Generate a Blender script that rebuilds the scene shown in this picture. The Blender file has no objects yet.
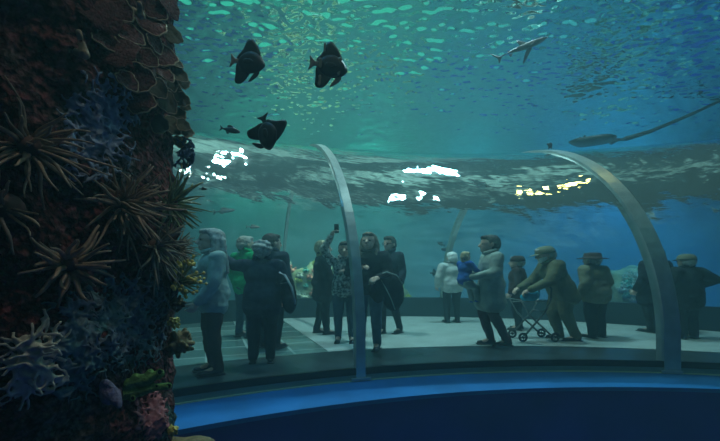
import bpy, bmesh, math, random
from math import sin, cos, pi, radians, sqrt
from mathutils import Vector, Matrix, noise, Euler

random.seed(7)
scene = bpy.context.scene
COL = scene.collection

# ------------------------------------------------------------------ camera
CH = 1.25                                   # eye height over the walkway
cam_data = bpy.data.cameras.new('camera')
cam_data.sensor_width = 36.0
cam_data.lens = 20.0                        # 400 px over a 720 px frame
cam_data.shift_y = 46.5 / 720.0
cam_data.clip_start = 0.02
cam_data.clip_end = 200
cam = bpy.data.objects.new('camera', cam_data)
COL.objects.link(cam)
cam.location = (0, 0, CH)
cam.rotation_euler = (radians(90), 0, 0)
scene.camera = cam

# ------------------------------------------------------------------ world (lit hall above the open tank)
world = bpy.data.worlds.new('hall')
scene.world = world
world.use_nodes = True
wn = world.node_tree
bg = wn.nodes['Background']
wtc = wn.nodes.new('ShaderNodeTexCoord')
wno = wn.nodes.new('ShaderNodeTexNoise'); wno.inputs['Scale'].default_value = 3.2; wno.inputs['Detail'].default_value = 2
wrm = wn.nodes.new('ShaderNodeValToRGB')
wrm.color_ramp.elements[0].position = 0.50; wrm.color_ramp.elements[0].color = (0.030, 0.050, 0.047, 1)
wrm.color_ramp.elements[1].position = 0.72; wrm.color_ramp.elements[1].color = (0.40, 0.75, 0.65, 1)
wn.links.new(wtc.outputs['Generated'], wno.inputs['Vector'])
wn.links.new(wno.outputs['Fac'], wrm.inputs['Fac'])
# low: green glow added to tint the ripples; overhead: grey, bright patches added
wsp = wn.nodes.new('ShaderNodeSeparateXYZ'); wn.links.new(wtc.outputs['Generated'], wsp.inputs[0])
wmr = wn.nodes.new('ShaderNodeMapRange'); wmr.interpolation_type = 'SMOOTHSTEP'
wmr.inputs['From Min'].default_value = 0.55; wmr.inputs['From Max'].default_value = 0.75
wn.links.new(wsp.outputs['Z'], wmr.inputs['Value'])
wxr = wn.nodes.new('ShaderNodeMapRange'); wxr.inputs['From Min'].default_value = 0.05; wxr.inputs['From Max'].default_value = 0.65
wn.links.new(wsp.outputs['X'], wxr.inputs['Value'])
wlo = wn.nodes.new('ShaderNodeMix'); wlo.data_type = 'RGBA'
wlo.inputs[6].default_value = (0.035, 0.52, 0.33, 1); wlo.inputs[7].default_value = (0.02, 0.18, 0.38, 1)
wn.links.new(wxr.outputs['Result'], wlo.inputs[0])
wmx = wn.nodes.new('ShaderNodeMix'); wmx.data_type = 'RGBA'
wn.links.new(wmr.outputs['Result'], wmx.inputs[0]); wn.links.new(wlo.outputs[2], wmx.inputs[6]); wn.links.new(wrm.outputs['Color'], wmx.inputs[7])
wn.links.new(wmx.outputs[2], bg.inputs['Color'])
bg.inputs['Strength'].default_value = 1.0

# ------------------------------------------------------------------ lamps
def lamp(name, typ, loc, aim, energy, color, size=0.3, angle=80, blend=1.0, sy=None):
    d = bpy.data.lights.new(name, typ)
    d.energy = energy
    d.color = color
    if typ == 'SPOT':
        d.spot_size = radians(angle); d.spot_blend = blend; d.shadow_soft_size = size
    elif typ == 'AREA':
        d.size = size
        if sy: d.shape = 'RECTANGLE'; d.size_y = sy
    else:
        d.shadow_soft_size = size
    o = bpy.data.objects.new(name, d)
    COL.objects.link(o)
    o.location = loc
    v = Vector(aim) - Vector(loc)
    o.rotation_euler = v.to_track_quat('-Z', 'Y').to_euler()
    return o

GREEN = (0.12, 1.0, 0.62)
TEAL = (0.16, 0.85, 0.95)
BLUE = (0.03, 0.42, 1.0)
WHITE = (0.72, 1.0, 0.95)
# lights above the water, some added, shining down into the tank
lamp('tank_lamp_green', 'SPOT', (-4, 14.5, 6.5), (-4, 15.4, 3.4), 430, GREEN, 0.5, 95)
lamp('tank_lamp_green', 'SPOT', (0.5, 14.5, 6.5), (0.5, 15.4, 3.4), 430, (0.1, 0.95, 0.7), 0.5, 95)
lamp('tank_lamp_teal', 'SPOT', (4.5, 14.3, 6.6), (4.5, 15.4, 2.8), 400, (0.06, 0.7, 0.9), 0.5, 95)
lamp('tank_lamp_blue', 'SPOT', (9.5, 12.5, 8.0), (10, 15, 1.0), 1900, BLUE, 0.5, 100)
lamp('tank_lamp_blue', 'SPOT', (12.5, 8.5, 8.0), (13, 10, 0), 1500, BLUE, 0.5, 100)
for lx in (-5.0, -2.4, 0.2, 2.6):
    lamp('wall_band_fill', 'SPOT', (lx, 15.15, 5.75), (lx, 15.5, 3.6), 38, (0.06, 1.0, 0.5), 0.1, 110)  # unseen lights added to make a green band along the wall top
lamp('ledge_lamp', 'SPOT', (-1.5, 3.2, 8.0), (-1.2, 3.6, 0), 500, (0.1, 0.55, 1.0), 0.3, 60)
lamp('walkway_streak_light', 'AREA', (-1.6, 7.3, 8.5), (-0.6, 7.8, 0), 330, WHITE, 0.9, sy=0.07)
lamp('walkway_streak_light', 'AREA', (2.9, 8.2, 8.5), (2.9, 8.2, 0), 360, (0.55, 0.95, 1.0), 1.1, sy=0.07)
lamp('walkway_streak_light', 'AREA', (2.9, 5.0, 8.6), (2.4, 7.0, 0), 50, WHITE, 0.7, sy=0.03)  # added light, stands in for a second reflection streak on the shell
lamp('walkway_streak_light', 'AREA', (-0.9, 5.2, 8.6), (-0.9, 7.0, 0), 20, WHITE, 0.4, sy=0.03)  # another added light, for the lower streak on the left
lamp('gold_lamp', 'SPOT', (5.6, 5.6, 8.6), (5.0, 7.0, 0), 60, (1.0, 0.75, 0.2), 0.25, 60)
lamp('rock_fill', 'SPOT', (0.5, 1.3, 6.3), (-0.80, 1.9, 1.6), 190, (0.95, 0.86, 0.75), 0.2, 34)  # unseen light added to brighten the rock and its corals
lamp('reef_fill', 'SPOT', (-1.6, 11.6, 8.0), (-1.8, 12.6, 0.9), 2600, (0.8, 1.0, 0.7), 0.2, 40)  # unseen light added to brighten the left reef
lamp('reef_fill', 'SPOT', (9.0, 11.6, 8.0), (8.8, 12.4, 0.9), 700, (0.5, 1.0, 0.8), 0.2, 40)  # same added brightening for the right reef

scene.view_settings.view_transform = 'Standard'
scene.view_settings.look = 'None'
scene.view_settings.gamma = 1
scene.view_settings.use_curve_mapping = False
scene.view_settings.exposure = -0.10
scene.cycles.transparent_max_bounces = 24
scene.cycles.max_bounces = 8
scene.cycles.volume_bounces = 1
scene.cycles.sample_clamp_indirect = 3.0

# ------------------------------------------------------------------ helpers
def link(o, parent=None):
    COL.objects.link(o)
    if parent is not None: o.parent = parent
    return o

def tag(o, label=None, cat=None, group=None, kind=None):
    if label: o['label'] = label
    if cat: o['category'] = cat
    if group: o['group'] = group
    if kind: o['kind'] = kind
    return o

def empty(name, loc=(0, 0, 0), rz=0.0):
    o = bpy.data.objects.new(name, None)
    COL.objects.link(o)
    o.location = loc; o.rotation_euler = (0, 0, rz)
    o.empty_display_size = 0.1
    return o

def obj(name, bm, mat, parent=None, smooth=True):
    me = bpy.data.meshes.new(name)
    bmesh.ops.recalc_face_normals(bm, faces=bm.faces[:])
    bm.to_mesh(me); bm.free()
    if smooth:
        for p in me.polygons: p.use_smooth = True
    o = bpy.data.objects.new(name, me)
    if mat: me.materials.append(mat)
    return link(o, parent)

def px(x, Y):                 # lateral position of a picture column at depth Y
    return (x - 360.0) / 400.0 * Y
def pz(y, Y):                 # height of a picture row at depth Y
    return CH + (267.0 - y) / 400.0 * Y

def basis(d):
    d = Vector(d).normalized()
    up = Vector((0, 0, 1)) if abs(d.z) < 0.95 else Vector((0, 1, 0))
    a = d.cross(up).normalized()
    return a, a.cross(d).normalized(), d

def add_cap(bm, p0, p1, r0, r1, seg=10, flat=1.0, rings=3):
    """tapered capsule"""
    p0 = Vector(p0); p1 = Vector(p1)
    d = p1 - p0
    if d.length < 1e-6: d = Vector((0, 0, 1e-4))
    a, b, n = basis(d)
    prof = []
    for i in range(rings + 1):
        t = -pi / 2 + (pi / 2) * i / rings
        prof.append((p0 + n * (r0 * sin(t)), r0 * cos(t)))
    for i in range(rings + 1):
        t = (pi / 2) * i / rings
        prof.append((p1 + n * (r1 * sin(t)), r1 * cos(t)))
    loops = []
    for c, r in prof:
        r = max(r, 1e-5)
        loops.append([bm.verts.new(c + a * (cos(2 * pi * k / seg) * r) + b * (sin(2 * pi * k / seg) * r * flat)) for k in range(seg)])
    for i in range(len(loops) - 1):
        for k in range(seg):
            bm.faces.new((loops[i][k], loops[i][(k + 1) % seg], loops[i + 1][(k + 1) % seg], loops[i + 1][k]))
    bm.faces.new(loops[0][::-1]); bm.faces.new(loops[-1])

def add_tube(bm, pts, rad, seg=8, close=False):
    pts = [Vector(p) for p in pts]
    n = len(pts)
    rr = rad if isinstance(rad, (list, tuple)) else [rad] * n
    loops = []
    pa = None
    for i in range(n):
        d = (pts[min(i + 1, n - 1)] - pts[max(i - 1, 0)])
        if d.length < 1e-9: d = Vector((0, 0, 1))
        d.normalize()
        if pa is None: a, b, _ = basis(d)
        else:
            a = (pa - d * pa.dot(d))
            if a.length < 1e-6: a, b, _ = basis(d)
            a.normalize(); b = d.cross(a)
        pa = a
        loops.append([bm.verts.new(pts[i] + a * (cos(2 * pi * k / seg) * rr[i]) + b * (sin(2 * pi * k / seg) * rr[i])) for k in range(seg)])
    for i in range(n - 1):
        for k in range(seg):
            bm.faces.new((loops[i][k], loops[i][(k + 1) % seg], loops[i + 1][(k + 1) % seg], loops[i + 1][k]))
    bm.faces.new(loops[0][::-1]); bm.faces.new(loops[-1])

def add_ell(bm, c, r, rot=None, seg=14, rings=9):
    m = Matrix.Translation(Vector(c))
    if rot is not None: m = m @ rot.to_4x4()
    m = m @ Matrix.Diagonal((r[0], r[1], r[2], 1))
    bmesh.ops.create_uvsphere(bm, u_segments=seg, v_segments=rings, radius=1, matrix=m)

def add_box(bm, c, s, rot=None):
    m = Matrix.Translation(Vector(c))
    if rot is not None: m = m @ rot.to_4x4()
    m = m @ Matrix.Diagonal((s[0], s[1], s[2], 1))
    bmesh.ops.create_cube(bm, size=1, matrix=m)

def fuse(name, bm, voxel, mat, parent=None, rough=0.0, scale=8.0, smooth_it=2, whole=False):
    """melt overlapping shapes into one continuous skin"""
    me = bpy.data.meshes.new(name + '_src')
    bm.to_mesh(me); bm.free()
    t = bpy.data.objects.new(name + '_src', me)
    COL.objects.link(t)
    md = t.modifiers.new('r', 'REMESH'); md.mode = 'VOXEL'; md.voxel_size = voxel; md.use_smooth_shade = True
    if smooth_it:
        ms = t.modifiers.new('s', 'SMOOTH'); ms.factor = 0.5; ms.iterations = smooth_it
    dg = bpy.context.evaluated_depsgraph_get()
    dg.update()
    out = bpy.data.meshes.new_from_object(t.evaluated_get(dg))
    bpy.data.objects.remove(t); bpy.data.meshes.remove(me)
    out.name = name
    if whole:                                   # drop crumbs that did not grow together with the main piece
        b2 = bmesh.new(); b2.from_mesh(out); seen = set(); best = []
        b2.verts.ensure_lookup_table()
        for v in b2.verts:
            if v.index in seen: continue
            st = [v]; seen.add(v.index); grp = []
            while st:
                u = st.pop(); grp.append(u)
                for e in u.link_edges:
                    w = e.other_vert(u)
                    if w.index not in seen: seen.add(w.index); st.append(w)
            if len(grp) > len(best): best = grp
        keep = set(v.index for v in best)
        bmesh.ops.delete(b2, geom=[v for v in b2.verts if v.index not in keep], context='VERTS')
        b2.to_mesh(out); b2.free()
    if rough:
        for v in out.vertices:
            p = v.co
            f = noise.noise(Vector((p.x * scale, p.y * scale, p.z * scale * 0.6))) + 0.5 * noise.noise(p * scale * 2.3)
            v.co = p + v.normal * (rough * f)
    for p in out.polygons: p.use_smooth = True
    out.materials.clear(); out.materials.append(mat)
    o = bpy.data.objects.new(name, out)
    return link(o, parent)

# ------------------------------------------------------------------ materials
def mat(name, color, rough=0.7, metal=0.0, var=0.0, vscale=12.0, bump=0.0, bscale=40.0, spec=0.3, color2=None, detail=4, sheen=0):
    m = bpy.data.materials.new(name)
    m.use_nodes = True
    nt = m.node_tree
    b = nt.nodes['Principled BSDF']
    b.inputs['Roughness'].default_value = rough
    b.inputs['Metallic'].default_value = metal
    b.inputs['Specular IOR Level'].default_value = spec
    c = tuple(color) + (1,)
    tc = nt.nodes.new('ShaderNodeTexCoord')
    if var or color2:
        n = nt.nodes.new('ShaderNodeTexNoise')
        n.inputs['Scale'].default_value = vscale
        n.inputs['Detail'].default_value = detail
        nt.links.new(tc.outputs['Object'], n.inputs['Vector'])
        r = nt.nodes.new('ShaderNodeValToRGB')
        r.color_ramp.elements[0].position = 0.35
        r.color_ramp.elements[1].position = 0.65
        c2 = tuple(color2) + (1,) if color2 else tuple(min(1, x * (1 + var)) for x in color) + (1,)
        c1 = c if color2 else tuple(x * (1 - var) for x in color) + (1,)
        r.color_ramp.elements[0].color = c1
        r.color_ramp.elements[1].color = c2
        nt.links.new(n.outputs['Fac'], r.inputs['Fac'])
        nt.links.new(r.outputs['Color'], b.inputs['Base Color'])
    else:
        b.inputs['Base Color'].default_value = c
    if bump:
        n2 = nt.nodes.new('ShaderNodeTexNoise')
        n2.inputs['Scale'].default_value = bscale
        n2.inputs['Detail'].default_value = 5
        nt.links.new(tc.outputs['Object'], n2.inputs['Vector'])
        bp = nt.nodes.new('ShaderNodeBump')
        bp.inputs['Strength'].default_value = bump
        bp.inputs['Distance'].default_value = 0.02
        nt.links.new(n2.outputs['Fac'], bp.inputs['Height'])
        nt.links.new(bp.outputs['Normal'], b.inputs['Normal'])
    return m

def fresnel_sheet(name, ior, tint=(1, 1, 1), rough=0.0, through=(1, 1, 1), scale=3.0, bump=0.0, dist=0.05, milky=0.0):
    """clear sheet between water and air: a mirror past the critical angle, see-through inside it"""
    m = bpy.data.materials.new(name)
    m.use_nodes = True
    nt = m.node_tree
    nt.nodes.clear()
    out = nt.nodes.new('ShaderNodeOutputMaterial')
    fr = nt.nodes.new('ShaderNodeFresnel'); fr.inputs['IOR'].default_value = ior
    tr = nt.nodes.new('ShaderNodeBsdfTransparent'); tr.inputs['Color'].default_value = tuple(through) + (1,)
    gl = nt.nodes.new('ShaderNodeBsdfGlossy'); gl.inputs['Color'].default_value = tuple(tint) + (1,)
    gl.inputs['Roughness'].default_value = rough
    mx = nt.nodes.new('ShaderNodeMixShader')
    nt.links.new(fr.outputs['Fac'], mx.inputs['Fac'])
    nt.links.new(tr.outputs[0], mx.inputs[1]); nt.links.new(gl.outputs[0], mx.inputs[2])
    nt.links.new(mx.outputs[0], out.inputs['Surface'])
    if milky:                                   # air bubbles beaten into the top layer scatter a little light
        tl = nt.nodes.new('ShaderNodeBsdfTranslucent'); tl.inputs['Color'].default_value = (0.9, 1, 0.97, 1)
        m2 = nt.nodes.new('ShaderNodeMixShader'); m2.inputs['Fac'].default_value = milky
        nt.links.new(mx.outputs[0], m2.inputs[1]); nt.links.new(tl.outputs[0], m2.inputs[2])
        nt.links.new(m2.outputs[0], out.inputs['Surface'])
    if bump:
        tc = nt.nodes.new('ShaderNodeTexCoord')
        n2 = nt.nodes.new('ShaderNodeTexNoise')
        n2.inputs['Scale'].default_value = scale; n2.inputs['Detail'].default_value = 3
        nt.links.new(tc.outputs['Object'], n2.inputs['Vector'])
        bp = nt.nodes.new('ShaderNodeBump')
        bp.inputs['Strength'].default_value = bump; bp.inputs['Distance'].default_value = dist
        n3 = nt.nodes.new('ShaderNodeTexNoise'); n3.inputs['Scale'].default_value = scale * 7; n3.inputs['Detail'].default_value = 3
        mp3 = nt.nodes.new('ShaderNodeMapping'); mp3.inputs['Scale'].default_value = (0.35, 1.2, 1.2)
        nt.links.new(tc.outputs['Object'], mp3.inputs['Vector']); nt.links.new(mp3.outputs[0], n3.inputs['Vector'])
        ma = nt.nodes.new('ShaderNodeMath'); ma.operation = 'MULTIPLY_ADD'; ma.inputs[1].default_value = 0.11
        nt.links.new(n3.outputs['Fac'], ma.inputs[0]); nt.links.new(n2.outputs['Fac'], ma.inputs[2])
        nt.links.new(ma.outputs[0], bp.inputs['Height'])
        nt.links.new(bp.outputs['Normal'], gl.inputs['Normal']); nt.links.new(bp.outputs['Normal'], fr.inputs['Normal'])
    return m

M_wall = mat('tank_wall_paint', (0.30, 0.42, 0.46), 0.9, var=0.12, vscale=0.6)
M_navy = mat('navy_liner', (0.035, 0.035, 0.30), 0.7, var=0.15, vscale=1.5)
M_kerb = mat('blue_ledge', (0.012, 0.15, 0.42), 0.45, var=0.15, vscale=2.0)
M_fascia = mat('grey_green_fascia', (0.14, 0.26, 0.25), 0.5, var=0.1, vscale=3)
M_bead = mat('pale_bead', (0.45, 0.55, 0.35), 0.4)
M_sill = mat('black_seal', (0.008, 0.012, 0.014), 0.4)
M_dark = mat('dark_floor', (0.035, 0.05, 0.055), 0.35, var=0.2, vscale=3)
M_pale = mat('pale_slab', (0.42, 0.48, 0.46), 0.5, var=0.1, vscale=2.5)
M_parapet = mat('dark_parapet', (0.02, 0.035, 0.045), 0.5)
M_steel = mat('brushed_steel', (0.46, 0.54, 0.53), 0.3, metal=0.65, var=0.1, vscale=8)

def tile_mat():
    m = mat('glossy_tiles', (0.12, 0.2, 0.19), 0.22, spec=0.6)
    nt = m.node_tree; b = nt.nodes['Principled BSDF']
    tc = nt.nodes.new('ShaderNodeTexCoord'); mp = nt.nodes.new('ShaderNodeMapping')
    mp.inputs['Rotation'].default_value = (0, 0, radians(-21))
    br = nt.nodes.new('ShaderNodeTexBrick'); br.offset = 0.0
    br.inputs['Scale'].default_value = 1.0; br.inputs['Brick Width'].default_value = 0.6; br.inputs['Row Height'].default_value = 0.6
    br.inputs['Mortar Size'].default_value = 0.02
    br.inputs['Color1'].default_value = (0.10, 0.17, 0.16, 1); br.inputs['Color2'].default_value = (0.20, 0.30, 0.28, 1)
    br.inputs['Mortar'].default_value = (0.4, 0.5, 0.48, 1)
    nt.links.new(tc.outputs['Object'], mp.inputs['Vector']); nt.links.new(mp.outputs[0], br.inputs['Vector'])
    nt.links.new(br.outputs['Color'], b.inputs['Base Color'])
    return m
M_tile = tile_mat()
M_surface = fresnel_sheet('water_surface', 0.75, tint=(0.62, 1.0, 0.86), rough=0.02)
M_shell = fresnel_sheet('acrylic', 0.69, tint=(0.82, 0.93, 0.92), rough=0.03, through=(0.93, 0.97, 0.97), scale=0.9, bump=0.24, dist=0.3)

# ------------------------------------------------------------------ tank
def box_obj(name, lo, hi, m, kind='structure'):
    bm = bmesh.new()
    lo = Vector(lo); hi = Vector(hi)
    add_box(bm, (lo + hi) / 2, hi - lo)
    o = obj(name, bm, m, smooth=False)
    if kind: o['kind'] = kind
    return o

SURF = 5.05
X0, X1, Y0, Y1, Z0 = -13.0, 17.0, -3.0, 15.5, -2.4
box_obj('floor', (X0 - .3, Y0 - .3, Z0 - .3), (X1 + .3, Y1 + .3, Z0), M_navy)
box_obj('wall_back', (X0 - .3, Y1, Z0), (X1 + .3, Y1 + .3, SURF + .6), M_wall)
box_obj('wall_left', (X0 - .3, Y0, Z0), (X0, Y1, SURF + .6), M_wall)
box_obj('wall_right', (X1, Y0, Z0), (X1 + .3, Y1, SURF + .6), M_wall)
box_obj('wall_front', (X0 - .3, Y0 - .3, Z0), (X1 + .3, Y0, SURF + .6), M_navy)

def wave(x, y):
    v = 0.035 * noise.noise(Vector((x * 0.9, y * 1.1, 3.1)))
    v += 0.028 * noise.noise(Vector((x * 3.6 + 4, y * 5.2, 1.7)))
    v += 0.021 * noise.noise(Vector((x * 7.6, y * 11.5 + 9, 0.4)))
    v += 0.008 * noise.noise(Vector((x * 15.0, y * 21.0 + 9, 5.4)))
    return v
def make_haze():
    m = bpy.data.materials.new('water_haze'); m.use_nodes = True
    nt = m.node_tree; nt.nodes.clear()
    out = nt.nodes.new('ShaderNodeOutputMaterial')
    sc_ = nt.nodes.new('ShaderNodeVolumeScatter')
    sc_.inputs['Color'].default_value = (0.45, 0.92, 1.0, 1)
    sc_.inputs['Density'].default_value = 0.019
    sc_.inputs['Anisotropy'].default_value = 0.3
    ab = nt.nodes.new('ShaderNodeVolumeAbsorption')
    ab.inputs['Color'].default_value = (0.15, 0.85, 0.95, 1)
    ab.inputs['Density'].default_value = 0.03
    ad = nt.nodes.new('ShaderNodeAddShader')
    nt.links.new(sc_.outputs[0], ad.inputs[0]); nt.links.new(ab.outputs[0], ad.inputs[1])
    nt.links.new(ad.outputs[0], out.inputs['Volume'])
    bm = bmesh.new()
    lo, hi = Vector((X0, Y0, Z0)), Vector((X1, Y1, SURF - .12))
    add_box(bm, (lo + hi) / 2, hi - lo)
    tag(obj('water_haze', bm, m, smooth=False), kind='structure')
make_haze()
def make_surface():
    nx, ny = 900, 640
    verts, faces = [], []
    for j in range(ny + 1):
        y = Y0 + (Y1 - Y0) * j / ny
        for i in range(nx + 1):
            x = X0 + (X1 - X0) * i / nx
            verts.append((x, y, SURF + wave(x, y)))
    for j in range(ny):
        for i in range(nx):
            a = j * (nx + 1) + i
            faces.append((a, a + nx + 1, a + nx + 2, a + 1))   # faces down, into the water
    me = bpy.data.meshes.new('water_surface')
    me.from_pydata(verts, [], faces)
    me.materials.append(M_surface)
    for p in me.polygons: p.use_smooth = True
    o = bpy.data.objects.new('water_surface', me)
    link(o)
    tag(o, kind='structure')
make_surface()

# ------------------------------------------------------------------ tunnel
TC = Vector((2.73, -3.65)); TR = 8.93; TW = 5.36
TD = Vector((-sin(radians(21)), cos(radians(21))))
def near_pt(th, off=0.0):
    return Vector((TC.x + (TR + off) * sin(th), TC.y + (TR + off) * cos(th)))
def th_at_x(x): return math.asin(max(-1, min(1, (x - TC.x) / TR)))
TH0, TH1 = th_at_x(-4.1), th_at_x(9.0)
def prof(n=40, off=0.0):
    a = TW / 2 + off; pts = [(-off, -0.02), (-off, 0.14)]
    for i in range(n + 1):
        u = pi * i / n
        pts.append((TW / 2 - a * cos(u), 0.28 + (3.1 + off) * sin(u)))
    pts += [(TW + off, 0.14), (TW + off, -0.02)]
    return pts
def tun(th, t, z):
    p = near_pt(th) + TD * t
    return Vector((p.x, p.y, z))
def sweep(name, sect, m, closed, n=90, a0=None, a1=None, smooth=True):
    """sweep a (t, z) section along the tunnel"""
    a0 = TH0 if a0 is None else a0; a1 = TH1 if a1 is None else a1
    bm = bmesh.new(); L = []
    for i in range(n + 1):
        th = a0 + (a1 - a0) * i / n
        L.append([bm.verts.new(tun(th, t, z)) for t, z in sect])
    k = len(sect)
    for i in range(n):
        for j in range(k if closed else k - 1):
            bm.faces.new((L[i][j], L[i][(j + 1) % k], L[i + 1][(j + 1) % k], L[i + 1][j]))
    if closed:
        bm.faces.new(L[0]); bm.faces.new(L[-1])
    me = bpy.data.meshes.new(name)
    if closed: bmesh.ops.recalc_face_normals(bm, faces=bm.faces[:])
    bm.normal_update()
    bm.to_mesh(me); bm.free()
    me.materials.append(m)
    for p in me.polygons: p.use_smooth = smooth
    o = bpy.data.objects.new(name, me); link(o)
    return o
shell = sweep('tunnel_vault', prof()[::-1], M_shell, False, 120)
tag(shell, kind='structure')
# make its normals point out into the water
me = shell.data
c = me.polygons[len(me.polygons) // 2]
if c.normal.z < 0: me.flip_normals()

def rect(t0, t1, z0, z1): return [(t0, z0), (t1, z0), (t1, z1), (t0, z1)]
for nm, sc_, m_ in (
    ('floor_edge', rect(-0.02, 1.15, -0.35, -0.004), M_dark),
    ('trim_seal', rect(-0.025, 0.03, -0.05, 0.03), M_sill),
    ('trim_fascia', rect(-0.022, 0.0, -0.35, -0.05), M_fascia),
    ('trim_bead', rect(-0.040, -0.023, -0.130, -0.112), M_bead),
    ('trim_ledge', [(-0.64, -0.155), (-0.022, -0.125), (-0.022, -0.2), (-0.64, -0.2)], M_kerb),
    ('wall_plinth', [(-0.60, -0.21), (-0.14, -0.21), (-0.14, -0.36), (TW + 0.4, -0.36), (TW + 0.4, Z0), (-0.60, Z0)], M_navy),
    ('wall_parapet', rect(TW - 0.16, TW + 0.12, -0.35, 0.47), M_parapet)):
    o = sweep(nm, sc_, m_, True, smooth=False); o['kind'] = 'structure'

THS = th_at_x(-0.05)
o = sweep('floor_slab', rect(1.15, TW + .05, -0.35, 0.0), M_pale, True, smooth=False, a0=THS); o['kind'] = 'structure'
o = sweep('floor_tiles', rect(1.15, TW + .05, -0.35, -0.012), M_tile, True, smooth=False, a1=THS); o['kind'] = 'structure'
def rib(name, th, label, w0):
    bm = bmesh.new()
    ppo = prof(44, 0.035); ppi = prof(44, -0.075)
    tg = Vector((cos(th), -sin(th), 0))
    L = []
    for (to, zo), (ti, zi) in zip(ppo, ppi):
        fr_ = min(1, max(0, (to / TW - 0.35) / 0.3)); w = w0 * (1 - 0.5 * fr_)
        zo = zo if to < 3 else max(zo, 0.475)
        zi = zi if ti < 3 else max(zi, 0.475)
        zo = max(zo, -0.12) if zo > 0 else (-0.12 if to < 1 else 0.475)
        a = tun(th, to, zo); b = tun(th, ti, max(zi, -0.12) if zi > 0 else (-0.12 if ti < 1 else 0.475))
        L.append([bm.verts.new(q) for q in (a - tg * w, a + tg * w, b + tg * w, b - tg * w)])
    for i in range(len(L) - 1):
        for k in range(4):
            bm.faces.new((L[i][k], L[i][(k + 1) % 4], L[i + 1][(k + 1) % 4], L[i + 1][k]))
    bm.faces.new(L[0]); bm.faces.new(L[-1])
    o = obj(name, bm, M_steel, smooth=False)
    tag(o, label, 'rib', 'steel arch ribs of the tunnel')
    # bolted foot plate
    bm = bmesh.new()
    R = Matrix.Rotation(-th, 3, 'Z')
    f = tun(th, -0.0, -0.1)
    add_box(bm, f, (0.24, 0.12, 0.03), R)
    for s in (-1, 1):
        add_cap(bm, f + tg * (0.09 * s) + Vector((0, 0, 0.01)), f + tg * (0.09 * s) + Vector((0, 0, 0.03)), 0.014, 0.014, 6)
    obj('foot_plate', bm, M_steel, o, smooth=False)
    return o
rib('arch_rib', th_at_x(0.0), 'slim steel arch rib rising between the visitors taking photos', 0.058)
rib('arch_rib', th_at_x(4.02), 'broad steel arch rib in front of the visitors in dark coats', 0.095)

# ------------------------------------------------------------------ visitors
SKIN = mat('skin', (0.62, 0.42, 0.33), 0.6, var=0.08, vscale=20)
EYE = mat('eye', (0.02, 0.02, 0.02), 0.2)
BLACKSHOE = mat('dark_leather', (0.02, 0.02, 0.022), 0.4)
def cloth(name, c, var=0.15): return mat(name, c, 0.9, var=var, vscale=9, bump=0.35, bscale=22, spec=0.1)
C_BLACK = cloth('black_wool', (0.022, 0.026, 0.03))
C_NAVY = cloth('navy_cloth', (0.03, 0.04, 0.06))
C_TEAL = cloth('pale_teal_cloth', (0.36, 0.47, 0.45))
C_GREEN = cloth('green_fleece', (0.01, 0.42, 0.16))
C_GREY = cloth('light_grey_cloth', (0.50, 0.54, 0.53))
C_CARD = cloth('grey_green_knit', (0.33, 0.40, 0.37))
C_OLIVE = cloth('olive_canvas', (0.125, 0.125, 0.075))
C_OLIVE2 = cloth('faded_olive', (0.19, 0.19, 0.13))
C_JEANS = cloth('blue_denim', (0.11, 0.19, 0.27))
C_JEANS2 = cloth('dark_denim', (0.05, 0.09, 0.13))
C_MAROON = cloth('maroon_cloth', (0.07, 0.02, 0.025))
C_BROWN = cloth('brown_cloth', (0.06, 0.04, 0.035))
C_BLUE = cloth('blue_cloth', (0.03, 0.12, 0.45))
C_PRINT = mat('patterned_cloth', (0.05, 0.08, 0.08), 0.9, vscale=28, color2=(0.55, 0.6, 0.58), detail=1)
H_DARK = mat('dark_hair', (0.022, 0.018, 0.016), 0.55, var=0.3, vscale=60, bump=0.5, bscale=90)
H_GREY = mat('grey_hair', (0.36, 0.36, 0.34), 0.7, var=0.3, vscale=50, bump=0.5, bscale=80)
H_WHITE = mat('white_hair', (0.72, 0.74, 0.72), 0.7, var=0.15, vscale=50, bump=0.5, bscale=80)
H_BLOND = mat('blond_hair', (0.50, 0.42, 0.26), 0.6, var=0.25, vscale=50, bump=0.5, bscale=80)
H_BROWN = mat('brown_hair', (0.20, 0.15, 0.11), 0.6, var=0.3, vscale=50, bump=0.5, bscale=80)

def hand(bm, w, d, n, S, curl=0.6):
    """palm and five fingers; w wrist, d pointing direction, n palm normal"""
    w = Vector(w); d = Vector(d).normalized(); n = Vector(n)
    n = (n - d * n.dot(d)).normalized(); s = d.cross(n)
    k = S
    add_cap(bm, w, w + d * 0.035 * k, 0.017 * k, 0.019 * k, 8)
    for i in range(4):
        off = (i - 1.5) * 0.0115 * k
        a = w + d * 0.008 * k + s * off * 0.7
        b = w + d * 0.052 * k + s * off
        add_cap(bm, a, b, 0.0085 * k, 0.0072 * k, 6)
        L = (0.021, 0.025, 0.023, 0.018)[i] * k
        c1 = curl * 0.9; c2 = curl * 1.9
        m = b + (d * cos(c1) + n * sin(c1)) * L + s * off * 0.12
        e = m + (d * cos(c2) + n * sin(c2)) * L * 0.8
        add_cap(bm, b, m, 0.0066 * k, 0.0058 * k, 6)
        add_cap(bm, m, e, 0.0058 * k, 0.0045 * k, 6)
    t0 = w + d * 0.014 * k + s * -0.014 * k
    t1 = t0 + (d * 0.7 - s * 0.75 + n * 0.3).normalized() * 0.026 * k
    t2 = t1 + (d * 0.9 - s * 0.1 + n * 0.5).normalized() * 0.022 * k
    add_cap(bm, t0, t1, 0.0095 * k, 0.0075 * k, 6)
    add_cap(bm, t1, t2, 0.0072 * k, 0.0052 * k, 6)

def mirror_arm(a): return [(-p[0], p[1], p[2]) for p in a]

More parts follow.
